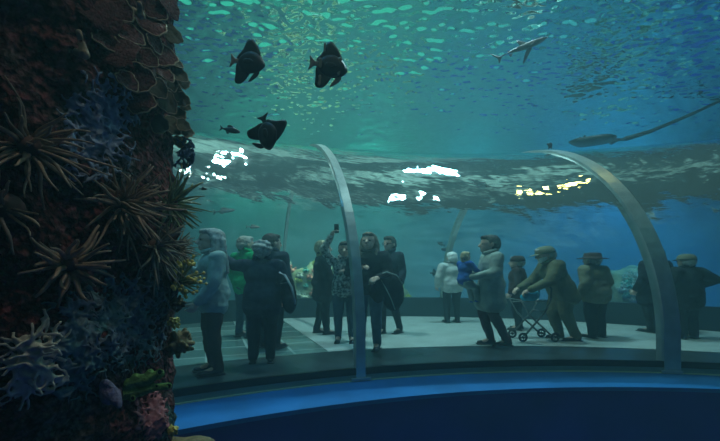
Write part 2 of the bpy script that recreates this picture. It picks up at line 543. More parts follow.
def person(label, x, Y, H, face, rarm=None, larm=None, legs=None, lean=0.0, yaw=0.0, pitch=0.0,
           top=C_BLACK, hem=0.45, bulk=1.0, bottom=C_NAVY, hair=H_DARK, style='short', sleeve=0.93,
           hat=None, collar=True, vox=0.017, z=0.0, skirt=False, baggy=1.0, group=None, shoe=BLACKSHOE,
           hands=True, glasses=False, beard=None, trim=None, seated=False, face_m=None, loc=None, wide=1.2):
    root_loc = loc if loc else (x, Y, z)
    if loc is None: root_loc = (px(x, Y), Y, z)
    Rl = Matrix.Rotation(-lean, 3, 'X')                      # lean forward about the hips
    hipc = Vector((0, 0, 0.52))
    def up(p):                                               # upper-body point
        p = Vector(p)
        return (Rl @ (p - hipc) + hipc) * H
    def lo(p): return Vector(p) * H
    sh = {s: (0.108 * s, -0.004, 0.805) for s in (1, -1)}
    arms = {}
    for s, a in ((1, rarm), (-1, larm)):
        if a is None: a = [(0.140, -0.02, 0.645), (0.150, 0.045, 0.505)]
        a = [(p[0] * s, p[1], p[2]) for p in a]
        arms[s] = a
    if legs is None: legs = [((0.055, 0.012, 0.285), (0.058, -0.012, 0.045)), ((0.055, 0.012, 0.285), (0.058, -0.012, 0.045))]
    lg = {}
    for s, a in ((1, legs[0]), (-1, legs[1])):
        lg[s] = [(p[0] * s, p[1], p[2]) for p in a]
    Rh = Matrix.Rotation(-yaw, 3, 'Z') @ Matrix.Rotation(-pitch, 3, 'X')
    HH = H * 1.13
    neck_top = up((0, 0.008, 0.852))
    def hd(p): return neck_top + Rh @ (Vector(p) * HH)       # head-space point, origin at skull base
    # ---- body
    bm = bmesh.new()
    add_cap(bm, up((0, 0, 0.80)), hd((0, 0.0, 0.02)), 0.036 * H, 0.031 * H, 10)
    RH = Rh
    add_ell(bm, hd((0, 0.004, 0.072)), (0.045 * HH, 0.056 * HH, 0.058 * HH), RH, 16, 12)
    add_ell(bm, hd((0, 0.022, 0.042)), (0.036 * HH, 0.038 * HH, 0.046 * HH), RH, 14, 10)
    add_cap(bm, hd((0, 0.046, 0.012)), hd((0, 0.040, 0.016)), 0.017 * HH, 0.02 * HH, 8)       # chin
    add_cap(bm, hd((0, 0.058, 0.066)), hd((0, 0.069, 0.045)), 0.006 * HH, 0.010 * HH, 8)      # nose
    add_cap(bm, hd((-0.010, 0.058, 0.026)), hd((0.010, 0.058, 0.026)), 0.0055 * HH, 0.0055 * HH, 6)  # lips
    for s in (1, -1):
        add_cap(bm, hd((0.012 * s, 0.052, 0.073)), hd((0.026 * s, 0.044, 0.071)), 0.007 * HH, 0.006 * HH, 6)  # brow
        add_ell(bm, hd((0.046 * s, 0.0, 0.055)), (0.006 * HH, 0.012 * HH, 0.018 * HH), RH, 8, 6)
    for s in (1, -1):
        add_cap(bm, up(sh[s]), up(arms[s][0]), 0.028 * H, 0.022 * H)
        w = up(arms[s][1]); e = up(arms[s][0])
        add_cap(bm, e, w, 0.022 * H, 0.0145 * H)
        if hands:
            d = (w - e).normalized()
            n = Vector((-s, 0.2, 0)) if abs(d.z) > 0.6 else Vector((-0.3 * s, 0, -1))
            hand(bm, w, d, n, H * 1.05, 0.75)
        add_cap(bm, lo((0.055 * s, 0, 0.50)), lo(lg[s][0]), 0.050 * H, 0.034 * H)
        add_cap(bm, lo(lg[s][0]), lo(lg[s][1]), 0.033 * H, 0.022 * H)
        add_cap(bm, lo(lg[s][1]), lo((lg[s][1][0], lg[s][1][1] + 0.06, lg[s][1][2] - 0.02)), 0.022 * H, 0.016 * H)
    add_cap(bm, up((-0.09, 0, 0.80)), up((0.09, 0, 0.80)), 0.034 * H, 0.034 * H)
    add_ell(bm, up((0, 0, 0.73)), (0.098 * H, 0.062 * H, 0.11 * H))
    add_ell(bm, up((0, 0, 0.62)), (0.082 * H, 0.056 * H, 0.10 * H))
    add_ell(bm, lo((0, -0.004, 0.53)), (0.098 * H, 0.066 * H, 0.07 * H))
    body = fuse('person', bm, max(0.0075, 0.0055 * H), face_m or SKIN, smooth_it=1)
    body.location = root_loc
    body.rotation_euler = (0, 0, radians(face))
    body.scale = (wide, wide, 1)
    tag(body, label, 'person', group)
    # ---- eyes
    for s in (1, -1):
        bm = bmesh.new()
        add_ell(bm, hd((0.0175 * s, 0.0555, 0.062)), (0.0075 * HH, 0.004 * HH, 0.0045 * HH), RH, 8, 6)
        obj('eye', bm, EYE, body)
    # ---- top garment
    bk = 0.012 * H * bulk
    bm = bmesh.new()
    add_cap(bm, up((-0.088, -0.004, 0.80)), up((0.088, -0.004, 0.80)), 0.036 * H + bk * .6, 0.036 * H + bk * .6)
    add_cap(bm, up((0, 0, 0.80)), up((0, 0.004, 0.845)), 0.058 * H, 0.042 * H)
    add_ell(bm, up((0, 0.004, 0.725)), (0.100 * H + bk, 0.066 * H + bk, 0.118 * H))
    add_ell(bm, up((0, 0.004, 0.62)), (0.092 * H + bk, 0.064 * H + bk, 0.12 * H))
    if lean < 0.25: add_ell(bm, lo((0, -0.004, 0.545)), (0.104 * H + bk, 0.078 * H + bk, 0.095 * H))
    # skirted hem
    for s in (1, -1):
        top_p = up((0.040 * s, 0, 0.60))
        hp = lo((0.045 * s, 0.0, max(hem, 0.02) + 0.03)) if lean < 0.25 else up((0.045 * s, 0.0, max(hem, .4) + 0.03))
        kk = Vector(lg[s][0]) * H
        if hem < 0.42: hp = Vector((hp.x * 0.8 + kk.x * 0.2, kk.y * 0.5, hp.z))
        add_cap(bm, top_p, hp, 0.060 * H + bk, (0.052 + (0.50 - hem) * 0.16) * H + bk, 14)
        add_cap(bm, hp, hp + Vector((0, 0, 0.01)), (0.054 + (0.50 - hem) * 0.16) * H + bk, 0.05 * H, 12, rings=1)
    for s in (1, -1):
        e = up(arms[s][0]); w = up(arms[s][1])
        add_cap(bm, up(sh[s]), e, 0.036 * H + bk * .7, 0.030 * H + bk * .6)
        add_cap(bm, e, e.lerp(w, sleeve), 0.030 * H + bk * .6, 0.023 * H + bk * .5)
    cuffb = fuse('jacket', bm, vox, top, body, rough=0.0075 * H, scale=9.0, smooth_it=2)
    if collar:
        bm = bmesh.new()
        pts = []
        for i in range(13):
            a = radians(-150) + radians(300) * i / 12
            pts.append(up((sin(a) * 0.045, cos(a) * 0.047 + 0.004 - 0.0, 0.858 - 0.018 * cos(a))))
        add_tube(bm, pts, 0.017 * H, 8)
        obj('collar', bm, trim or top, body)
    # ---- legs garment
    bm = bmesh.new()
    if skirt:
        prof_ = [(0.60, .088), (0.52, .108), (0.42, .115), (0.33, .122), (0.31, .118)]
        loops = [[bm.verts.new(lo((cos(2 * pi * k / 20) * r * (1 + 0.04 * sin(5 * k)), sin(2 * pi * k / 20) * r * .75, zz))) for k in range(20)] for zz, r in prof_]
        for i in range(len(loops) - 1):
            for k in range(20): bm.faces.new((loops[i][k], loops[i][(k + 1) % 20], loops[i + 1][(k + 1) % 20], loops[i + 1][k]))
        bm.faces.new(loops[0]); bm.faces.new(loops[-1])
        obj('skirt', bm, top, body)
        bm = bmesh.new()
    add_ell(bm, lo((0, -0.006, 0.525)), (0.104 * H, 0.074 * H, 0.075 * H))
    for s in (1, -1):
        add_cap(bm, lo((0.054 * s, 0, 0.50)), lo(lg[s][0]), 0.058 * H * baggy, 0.042 * H * baggy)
        add_cap(bm, lo(lg[s][0]), lo(lg[s][1]), 0.041 * H * baggy, 0.031 * H * baggy)
    fuse('trousers', bm, vox, bottom, body, rough=0.006 * H, scale=10.0)
    # ---- shoes
    for s in (1, -1):
        bm = bmesh.new()
        a = lo(lg[s][1])
        zt = a.z - 0.045 * H
        add_cap(bm, a + Vector((0, -0.012 * H, -0.020 * H)), a + Vector((0.006 * s * H, 0.088 * H, -0.028 * H)), 0.023 * H, 0.017 * H, 10)
        add_cap(bm, a + Vector((0, 0.0, 0.0)), a + Vector((0, 0.02 * H, -0.018 * H)), 0.027 * H, 0.024 * H, 10)
        add_box(bm, a + Vector((0.003 * s * H, 0.036 * H, -0.0405 * H)), (0.045 * H, 0.145 * H, 0.009 * H))
        obj('shoe', bm, shoe, body)
    # ---- hair
    bm = bmesh.new()
    def he(c, r): add_ell(bm, hd(c), tuple(q * HH for q in r), RH, 14, 10)
    if style == 'bald':
        he((0, -0.022, 0.045), (0.046, 0.040, 0.030))
    else:
        he((0, -0.010, 0.083), (0.052, 0.058, 0.056))
        he((0, -0.026, 0.055), (0.050, 0.046, 0.048))
        he((0, 0.026, 0.112), (0.040, 0.034, 0.022))
        if style == 'curly':
            for i in range(26):
                a = random.uniform(-2.6, 2.6); e_ = random.uniform(-0.3, 1.3)
                he((sin(a + pi) * 0.050 * cos(e_), cos(a + pi) * 0.055 * cos(e_) - 0.012, 0.078 + 0.055 * sin(e_)), (0.017, 0.017, 0.016))
        if style in ('long', 'pony'):
            for s in (1, -1):
                add_cap(bm, hd((0.040 * s, -0.006, 0.07)), hd((0.048 * s, -0.006, -0.03)), 0.022 * HH, 0.020 * HH)
            if style == 'long':
                for q in (-1, -0.4, 0.4, 1):
                    add_cap(bm, hd((0.036 * q, -0.038, 0.06)), up((0.055 * q, -0.060, 0.72 + 0.02 * q)), 0.026 * H, 0.019 * H)
                for s in (1, -1):
                    add_cap(bm, hd((0.046 * s, 0.0, 0.0)), up((0.060 * s, 0.045, 0.745)), 0.020 * H, 0.014 * H)
            else:
                add_cap(bm, hd((0, -0.06, 0.08)), hd((0, -0.075, -0.06)), 0.020 * HH, 0.012 * HH)
        if style == 'bob':
            for q in (-1, -0.5, 0, 0.5, 1):
                add_cap(bm, hd((0.042 * q, -0.034 + 0.02 * abs(q), 0.06)), hd((0.046 * q, -0.036 + 0.024 * abs(q), -0.004)), 0.022 * HH, 0.020 * HH)
        if style == 'bun':
            he((0, -0.072, 0.062), (0.026, 0.022, 0.026))
    fuse('hair', bm, max(0.009, 0.0065 * H), hair, body, rough=0.004 * H, scale=38.0, smooth_it=1)
    if beard:
        bm = bmesh.new()
        for i in range(9):
            a = radians(-80 + 20 * i)
            add_cap(bm, hd((sin(a) * 0.040, 0.012 + cos(a) * 0.042, 0.030 + 0.01 * (1 - cos(a)))), hd((sin(a) * 0.034, 0.012 + cos(a) * 0.044, 0.002 + 0.025 * (1 - cos(a)))), 0.010 * HH, 0.009 * HH, 6)
        fuse('beard', bm, 0.009, beard, body, rough=0.003, scale=40, smooth_it=1)
    if glasses:
        bm = bmesh.new()
        for s in (1, -1):
            pts = [hd((0.019 * s + cos(2 * pi * i / 12) * 0.013, 0.064, 0.062 + sin(2 * pi * i / 12) * 0.010)) for i in range(13)]
            add_tube(bm, pts, 0.0022 * H, 5)
            add_cap(bm, hd((0.032 * s, 0.062, 0.064)), hd((0.047 * s, 0.0, 0.062)), 0.002 * HH, 0.002 * HH, 5)
        obj('glasses', bm, EYE, body)
    if hat:
        kind, hm = hat
        bm = bmesh.new()
        L = []
        if kind == 'cap':
            pr = [(0.062, 0.066, 0.075), (0.061, 0.066, 0.092), (0.057, 0.061, 0.115), (0.042, 0.046, 0.134), (0.018, 0.02, 0.143)]
        elif kind == 'brim':
            pr = [(0.108, 0.112, 0.070), (0.106, 0.110, 0.074), (0.060, 0.064, 0.086), (0.058, 0.062, 0.112), (0.052, 0.055, 0.132), (0.020, 0.022, 0.138)]
        else:
            pr = [(0.058, 0.062, 0.070), (0.062, 0.066, 0.082), (0.060, 0.064, 0.105), (0.048, 0.052, 0.130), (0.018, 0.02, 0.142)]
        for rx, ry, zz in pr:
            L.append([bm.verts.new(hd((cos(2 * pi * k / 22) * rx, sin(2 * pi * k / 22) * ry - 0.004, zz))) for k in range(22)])
        for i in range(len(L) - 1):
            for k in range(22): bm.faces.new((L[i][k], L[i][(k + 1) % 22], L[i + 1][(k + 1) % 22], L[i + 1][k]))
        bm.faces.new(L[0][::-1]); bm.faces.new(L[-1])
        h_ = obj('hat', bm, hm, body)
        if kind == 'cap':
            bm = bmesh.new()
            a_ = [bm.verts.new(hd((sin(radians(-55 + 11 * i)) * 0.056, cos(radians(-55 + 11 * i)) * 0.060, 0.084))) for i in range(11)]
            b_ = [bm.verts.new(hd((sin(radians(-55 + 11 * i)) * 0.050, 0.030 + cos(radians(-55 + 11 * i)) * 0.078, 0.074))) for i in range(11)]
            c_ = [bm.verts.new(v.co - Vector((0, 0, 0.006))) for v in b_]; d_ = [bm.verts.new(v.co - Vector((0, 0, 0.006))) for v in a_]
            for P, Q in ((a_, b_), (b_, c_), (c_, d_), (d_, a_)):
                for i in range(10): bm.faces.new((P[i], P[i + 1], Q[i + 1], Q[i]))
            obj('brim', bm, hm, body)
    # world-space helpers for things held
    Rz = Matrix.Rotation(radians(face), 3, 'Z')
    def W(p, part='up'):
        q = up(p) if part == 'up' else lo(p)
        return Rz @ Vector((q.x * wide, q.y * wide, q.z)) + Vector(root_loc)
    return body, W

# pointing arm used by several: [elbow, wrist]
WALK = [((0.052, 0.085, 0.30), (0.055, 0.10, 0.045)), ((0.052, -0.01, 0.285), (0.055, -0.13, 0.062))]

def phone(p, rz, rx, label):
    bm = bmesh.new()
    add_box(bm, (0, 0, 0), (0.075, 0.009, 0.15))
    bmesh.ops.bevel(bm, geom=bm.edges[:], offset=0.003, segments=2, affect='EDGES')
    o = obj('phone', bm, PH, smooth=False)
    bm = bmesh.new(); add_box(bm, (0, -0.005, 0), (0.066, 0.001, 0.132)); obj('screen', bm, PHS, o, smooth=False)
    bm = bmesh.new(); add_cap(bm, (0.022, 0.0045, 0.055), (0.022, 0.0065, 0.055), 0.007, 0.007, 10); obj('lens', bm, EYE, o)
    o.location = p; o.rotation_euler = (radians(rx), 0, radians(rz))
    tag(o, label, 'phone')
    return o
PH = mat('phone_case', (0.02, 0.02, 0.022), 0.3)
PHS = mat('phone_glass', (0.01, 0.012, 0.015), 0.1)

person('woman with long hair in a pale teal jacket beside the coral rock', 213, 4.75, 1.70, 122,
       rarm=[(0.135, 0.07, 0.66), (0.05, 0.13, 0.74)], larm=[(0.135, 0.02, 0.64), (0.10, 0.10, 0.50)],
       wide=1.25, top=C_TEAL, hem=0.44, bottom=C_BROWN, hair=H_GREY, style='long', bulk=1.2)
b, W = person('grey-haired person in a dark jacket seen from behind, arm raised to take a photo', 262, 5.25, 1.585, 8,
       larm=[(0.195, 0.065, 0.80), (0.31, 0.16, 0.885)], rarm=[(0.150, -0.02, 0.645), (0.150, 0.06, 0.52)],
       top=C_NAVY, hem=0.42, bottom=C_BLACK, hair=H_GREY, style='curly', bulk=2.2, baggy=1.15)
phone(W((-0.345, 0.215, 0.945)), 100, 0, 'dark phone held up beside the long-haired woman in teal')
person('person in a bright green fleece behind the grey-haired photographer', 245, 7.2, 1.80, -30, yaw=0.4,
       top=C_GREEN, bottom=C_JEANS2, hair=H_GREY, style='short')
person('short dark-haired man in a black jacket behind the grey-haired photographer', 271, 6.2, 1.76, -25, yaw=0.4,
       top=C_NAVY, bottom=C_BLACK, hair=H_DARK, style='short', bulk=1.3)
person('blond woman in a dark coat and boots beside the reef window', 322, 7.5, 1.74, -75, yaw=0.0,
       rarm=[(0.135, 0.03, 0.65), (0.07, 0.12, 0.57)], larm=[(0.135, 0.02, 0.65), (0.06, 0.13, 0.58)],
       legs=[((0.05, 0.02, 0.285), (0.055, 0.03, 0.045)), ((0.05, 0.0, 0.285), (0.055, -0.04, 0.045))],
       top=C_BLACK, hem=0.38, bottom=C_BLACK, hair=H_BLOND, style='bob', bulk=1.3)
b, W = person('person in a patterned top raising a phone overhead behind the slim rib', 345, 6.7, 1.67, 178,
       rarm=[(0.175, 0.03, 0.93), (0.105, 0.085, 1.055)], larm=[(0.145, 0.06, 0.66), (0.04, 0.12, 0.70)],
       top=C_PRINT, hem=0.46, bottom=C_JEANS2, hair=H_DARK, style='short', bulk=0.7)
phone(W((0.06, 0.12, 1.12)), 178, -15, 'dark phone raised high beside the slim rib')
b, W = person('woman with loose hair in a dark top and pale jeans looking at her phone', 369, 6.1, 1.77, 165, pitch=-0.15,
       rarm=[(0.145, 0.03, 0.66), (0.03, 0.135, 0.70)], larm=[(0.150, 0.03, 0.65), (0.10, 0.14, 0.62)],
       top=C_BLACK, hem=0.48, bottom=C_JEANS, hair=H_BROWN, style='long', bulk=1.0)
phone(W((-0.0, 0.175, 0.745)), 165, -30, 'dark phone held at chest height by the woman in jeans')
person('man with glasses in dark clothes walking past the reef window', 390, 7.5, 1.82, 140,
       legs=[((0.052, 0.05, 0.29), (0.055, 0.04, 0.045)), ((0.052, 0.0, 0.285), (0.055, -0.09, 0.05))],
       wide=1.05, top=C_NAVY, hem=0.46, bottom=C_BLACK, hair=H_DARK, style='short', glasses=True, bulk=1.1)
person('white-haired person in a pale grey hooded jacket seen from behind', 452, 9.0, 1.58, 12,
       rarm=[(0.155, -0.01, 0.65), (0.13, 0.07, 0.53)], larm=[(0.155, -0.01, 0.65), (0.15, 0.05, 0.52)],
       wide=1.32, top=C_GREY, hem=0.46, bottom=C_BLACK, hair=H_WHITE, style='short', bulk=1.8)
b10, W10 = person('short-haired woman in a long grey-green cardigan carrying a toddler', 491, 6.35, 1.75, 92, pitch=0.0,
       rarm=[(0.155, 0.01, 0.665), (0.055, 0.165, 0.655)], larm=[(0.155, 0.02, 0.67), (0.05, 0.16, 0.62)],
       legs=[((0.05, 0.045, 0.29), (0.05, -0.02, 0.048)), ((0.05, 0.0, 0.29), (0.05, -0.10, 0.055))],
       wide=1.25, top=C_CARD, hem=0.36, bottom=C_MAROON, hair=H_DARK, style='short', bulk=1.5)
person('stooped person in a dark brown jacket behind the olive-coated man', 518, 8.0, 1.46, 60,
       wide=1.35, top=C_BROWN, bottom=C_BLACK, hair=H_GREY, style='short', bulk=2.0, hat=('beanie', C_BROWN))
b13, W13 = person('bearded man in a cap and olive coat leaning on a walking frame', 562, 6.9, 1.62, 88, lean=0.30, pitch=0.25,
       rarm=[(0.150, 0.115, 0.665), (0.10, 0.265, 0.625)], larm=[(0.150, 0.11, 0.665), (0.10, 0.26, 0.615)],
       legs=[((0.055, 0.05, 0.285), (0.058, -0.01, 0.045)), ((0.055, 0.0, 0.285), (0.058, -0.08, 0.045))],
       wide=1.4, top=C_OLIVE, hem=0.42, bottom=C_OLIVE, hair=H_GREY, style='short', bulk=2.4, hat=('cap', C_OLIVE2), beard=H_WHITE, baggy=1.2)
person('person in a brimmed hat and faded olive jacket seen from behind', 596, 7.1, 1.50, 25, lean=0.08,
       wide=1.42, top=C_OLIVE2, hem=0.44, bottom=C_BLACK, hair=H_GREY, style='short', bulk=2.4, hat=('brim', C_BROWN), baggy=1.2)
person('dark-haired person in a black coat partly behind the broad rib', 655, 7.7, 1.62, 20,
       wide=1.5, top=C_BLACK, hem=0.36, bottom=C_BLACK, hair=H_DARK, style='short', bulk=2.0)
person('broad person in a dark coat and flat grey cap, elbow out', 687, 7.0, 1.46, 8,
       rarm=[(0.27, -0.02, 0.70), (0.13, 0.07, 0.60)], larm=[(0.19, -0.02, 0.66), (0.12, 0.06, 0.54)],
       wide=1.38, top=C_BLACK, hem=0.40, bottom=C_BLACK, hair=H_GREY, style='short', bulk=2.8, hat=('cap', C_OLIVE2), baggy=1.25)
# toddler carried on the arm
child, Wc = person('toddler in blue carried by the woman in the cardigan', 0, 0, 0.96, -65, loc=(W10((0, 0.19, 0)).x, W10((0, 0.19, 0)).y, 0.53),
       legs=[((0.06, 0.13, 0.42), (0.055, 0.16, 0.22)), ((0.06, 0.13, 0.42), (0.055, 0.17, 0.20))],
       rarm=[(0.15, 0.06, 0.70), (0.12, 0.15, 0.66)], larm=[(0.15, 0.06, 0.70), (0.12, 0.15, 0.68)],
       top=C_BLUE, hem=0.50, bottom=C_CARD, hair=H_BLOND, style='bob', bulk=1.6, vox=0.010, baggy=1.3, shoe=C_BLUE)

# ------------------------------------------------------------------ things carried, pushed, worn over the shoulder
def tubeob(name, pts, r, m, parent=None, seg=8):
    bm = bmesh.new(); add_tube(bm, pts, r, seg); return obj(name, bm, m, parent)
M_frame = mat('grey_tube', (0.16, 0.18, 0.18), 0.35, metal=0.5)
M_rubber = mat('rubber', (0.015, 0.015, 0.015), 0.8)
M_bag = cloth('turquoise_bag', (0.02, 0.33, 0.50))
fx, fy = px(530, 6.85), 6.85
walker = empty('walking_frame', (fx, fy, 0), radians(4))
tag(walker, 'folding grey walking frame with crossed legs before the bearded man', 'walking frame')
for s in (-1, 1):
    yy = 0.22 * s
    tubeob('leg', [(-0.27, yy, 0.70), (-0.12, yy, 0.45), (0.30, yy, 0.07)], 0.017, M_frame, walker)
    tubeob('leg', [(0.26, yy * .9, 0.72), (0.16, yy * .9, 0.50), (-0.20, yy * .9, 0.10)], 0.017, M_frame, walker)
    for qx in (-0.22, 0.32):
        bm = bmesh.new()
        add_tube(bm, [(qx + cos(2 * pi * k / 16) * 0.062, yy * (1 if qx > 0 else .9), 0.082 + sin(2 * pi * k / 16) * 0.062) for k in range(17)], 0.019, 8)
        add_cap(bm, (qx, yy * .9 - .02, 0.082), (qx, yy * .9 + .02, 0.082), 0.02, 0.02, 8)
        for k in range(4):
            a = pi * k / 2
            add_cap(bm, (qx, yy * .95, 0.082), (qx + cos(a) * .055, yy * .95, 0.082 + sin(a) * .055), 0.007, 0.007, 6)
        obj('wheel', bm, M_rubber, walker)
    tubeob('handle', [(0.26, yy * .9, 0.72), (0.27, yy * .9, 0.88), (0.23, yy * .9, 0.945), (0.10, yy * .9, 0.95)], [0.015, 0.015, 0.02, 0.02], M_rubber, walker)
tubeob('crossbar', [(-0.27, -0.22, 0.70), (-0.27, 0.22, 0.70)], 0.014, M_frame, walker)
tubeob('crossbar', [(0.16, -0.20, 0.50), (0.16, 0.20, 0.50)], 0.014, M_frame, walker)
tubeob('crossbar', [(-0.30, 0.0, 0.66), (0.24, 0.0, 0.66)], 0.012, M_frame, walker)
bm = bmesh.new()
add_ell(bm, (0, 0, 0), (0.15, 0.10, 0.085)); add_ell(bm, (0.05, 0, 0.03), (0.11, 0.09, 0.07)); add_ell(bm, (-0.08, 0.0, -0.02), (0.10, 0.09, 0.06))
bag = fuse('bag', bm, 0.014, M_bag, rough=0.012, scale=14)
bag.location = (fx - 0.0, fy - 0.03, 0.755)
tag(bag, 'small turquoise bag resting on the walking frame', 'bag')
tubeob('strap', [(-0.1, 0, 0.05), (-0.05, 0, 0.13), (0.04, 0, 0.15), (0.1, 0, 0.07)], 0.008, M_bag, bag)

# backpack on the shoulder of the photographer seen from behind
bx, by = px(289, 5.15), 5.12
bm = bmesh.new()
add_ell(bm, (0, 0, 0.0), (0.105, 0.10, 0.24)); add_ell(bm, (0.02, -0.06, -0.10), (0.09, 0.08, 0.12)); add_ell(bm, (0, 0, 0.12), (0.09, 0.09, 0.13))
bp_ = fuse('backpack', bm, 0.017, C_BLACK, rough=0.008, scale=9)
bp_.location = (bx, by, 1.25 + (267 - 295) / 400 * 5.15); bp_.rotation_euler = (0, radians(-6), radians(-12))
tag(bp_, 'black backpack hanging at the side of the grey-haired photographer', 'backpack')
tubeob('strap', [(-0.10, 0.02, 0.30), (0.02, -0.10, 0.26), (0.10, -0.12, 0.10), (0.12, -0.10, -0.12)], 0.014, C_GREY, bp_)
bm = bmesh.new(); add_cap(bm, (-.05, -.10, .16), (.07, -.11, .16), .006, .006, 6); obj('zip', bm, M_frame, bp_)

# coat draped over the arm of the woman in jeans
bm = bmesh.new()
add_ell(bm, (0, 0, 0), (0.24, 0.10, 0.17)); add_ell(bm, (0.10, 0, -0.16), (0.16, 0.09, 0.26)); add_ell(bm, (-0.12, 0, -0.10), (0.14, 0.08, 0.19))
ct = fuse('coat', bm, 0.017, C_BLACK, rough=0.022, scale=9)
ct.location = (px(386, 6.0), 5.92, 1.25 - 16 / 400 * 6.0)
tag(ct, 'black coat draped over the arm of the woman in pale jeans', 'coat')
tubeob('piping', [(-0.26, -0.06, -0.02), (-0.14, -0.12, 0.12), (0.0, -0.13, 0.165), (0.14, -0.11, 0.12), (0.24, -0.06, -0.02)], 0.011, C_CARD, ct)
tubeob('piping', [(-0.10, -0.12, 0.08), (-0.02, -0.14, -0.06), (0.06, -0.13, -0.22), (0.12, -0.12, -0.38)], 0.008, C_CARD, ct)

# ------------------------------------------------------------------ rock column with corals, close to the viewer
from mathutils.bvhtree import BVHTree
RX, RY, RR = -1.95, 2.10, 0.86
def rock_r(a, z):
    v = Vector((cos(a) * 1.6, sin(a) * 1.6, z * 1.5))
    r = RR + 0.09 * noise.noise(v * 1.1) + 0.06 * noise.noise(v * 2.6) + 0.032 * noise.noise(v * 6.5) + 0.016 * noise.noise(v * 15)
    r += 0.10 * max(0, (z - 1.9)) * 0.2 - 0.05 * max(0, 0.9 - z) * 0.3
    return r
def rock_mat():
    m = bpy.data.materials.new('reef_rock'); m.use_nodes = True
    nt = m.node_tree; b = nt.nodes['Principled BSDF']; b.inputs['Roughness'].default_value = 0.9
    b.inputs['Specular IOR Level'].default_value = 0.15
    tc = nt.nodes.new('ShaderNodeTexCoord')
    def ns(scale, det=5):
        n = nt.nodes.new('ShaderNodeTexNoise'); n.inputs['Scale'].default_value = scale; n.inputs['Detail'].default_value = det
        nt.links.new(tc.outputs['Object'], n.inputs['Vector']); return n
    n1 = ns(2.4); r1 = nt.nodes.new('ShaderNodeValToRGB'); cr = r1.color_ramp
    cr.elements[0].position = 0.32; cr.elements[0].color = (0.035, 0.028, 0.045, 1)
    cr.elements[1].position = 0.68; cr.elements[1].color = (0.05, 0.085, 0.075, 1)
    e = cr.elements.new(0.46); e.color = (0.085, 0.022, 0.022, 1)
    e = cr.elements.new(0.56); e.color = (0.07, 0.04, 0.04, 1)
    nt.links.new(n1.outputs['Fac'], r1.inputs['Fac'])
    n2 = ns(38, 4); r2 = nt.nodes.new('ShaderNodeValToRGB')
    r2.color_ramp.elements[0].position = 0.42; r2.color_ramp.elements[0].color = (0.25, 0.25, 0.25, 1)
    r2.color_ramp.elements[1].position = 0.66; r2.color_ramp.elements[1].color = (2.2, 2.2, 2.3, 1)
    nt.links.new(n2.outputs['Fac'], r2.inputs['Fac'])
    mx = nt.nodes.new('ShaderNodeMix'); mx.data_type = 'RGBA'; mx.blend_type = 'MULTIPLY'; mx.inputs[0].default_value = 1.0
    nt.links.new(r1.outputs['Color'], mx.inputs[6]); nt.links.new(r2.outputs['Color'], mx.inputs[7])
    nt.links.new(mx.outputs[2], b.inputs['Base Color'])
    vo = nt.nodes.new('ShaderNodeTexVoronoi'); vo.inputs['Scale'].default_value = 26
    nt.links.new(tc.outputs['Object'], vo.inputs['Vector'])
    ad = nt.nodes.new('ShaderNodeMath'); ad.operation = 'ADD'
    nt.links.new(n2.outputs['Fac'], ad.inputs[0]); nt.links.new(vo.outputs['Distance'], ad.inputs[1])
    bp = nt.nodes.new('ShaderNodeBump'); bp.inputs['Strength'].default_value = 1.0; bp.inputs['Distance'].default_value = 0.03
    nt.links.new(ad.outputs[0], bp.inputs['Height']); nt.links.new(bp.outputs['Normal'], b.inputs['Normal'])
    return m
bm = bmesh.new()
NA, NZ = 220, 380
L = []
zlo, zhi = Z0 + 0.02, SURF - 0.1
for j in range(NZ + 1):
    z = zlo + (zhi - zlo) * j / NZ
    row = []
    for i in range(NA):
        a = 2 * pi * i / NA
        r = rock_r(a, z)
        row.append(bm.verts.new((cos(a) * r, sin(a) * r, z)))
    L.append(row)
for j in range(NZ):
    for i in range(NA):
        bm.faces.new((L[j][i], L[j][(i + 1) % NA], L[j + 1][(i + 1) % NA], L[j + 1][i]))
bm.faces.new(L[0][::-1]); bm.faces.new(L[-1])
bm.normal_update()
bvh = BVHTree.FromBMesh(bm)
rock = obj('reef_rock', bm, rock_mat())
rock.location = (RX, RY, 0)
tag(rock, 'dark craggy reef rock column covered in corals, filling the left side', 'rock')

def hit(x, y):
    """where the sight line of a picture point meets the rock: point and normal"""
    o = Vector((0, 0, CH)) - Vector((RX, RY, 0))
    for dx in range(0, 90, 3):
        d = Vector(((x - dx - 360) / 400.0, 1.0, (267 - y) / 400.0)).normalized()
        r = bvh.ray_cast(o, d)
        if r[0] is not None:
            p = r[0] + Vector((RX, RY, 0)); n = r[1]
            if n.dot(d) > 0: n = -n
            if dx:                                  # beyond the silhouette: step sideways at that depth
                p = p + Vector((dx / 400.0 * p.y * 0.8, 0, 0)); n = Vector((0.8, -0.6, 0))
            return p, n
    raise RuntimeError('miss')

def frame_of(n):
    n = Vector(n).normalized(); a, b, _ = basis(n); return a, b, n

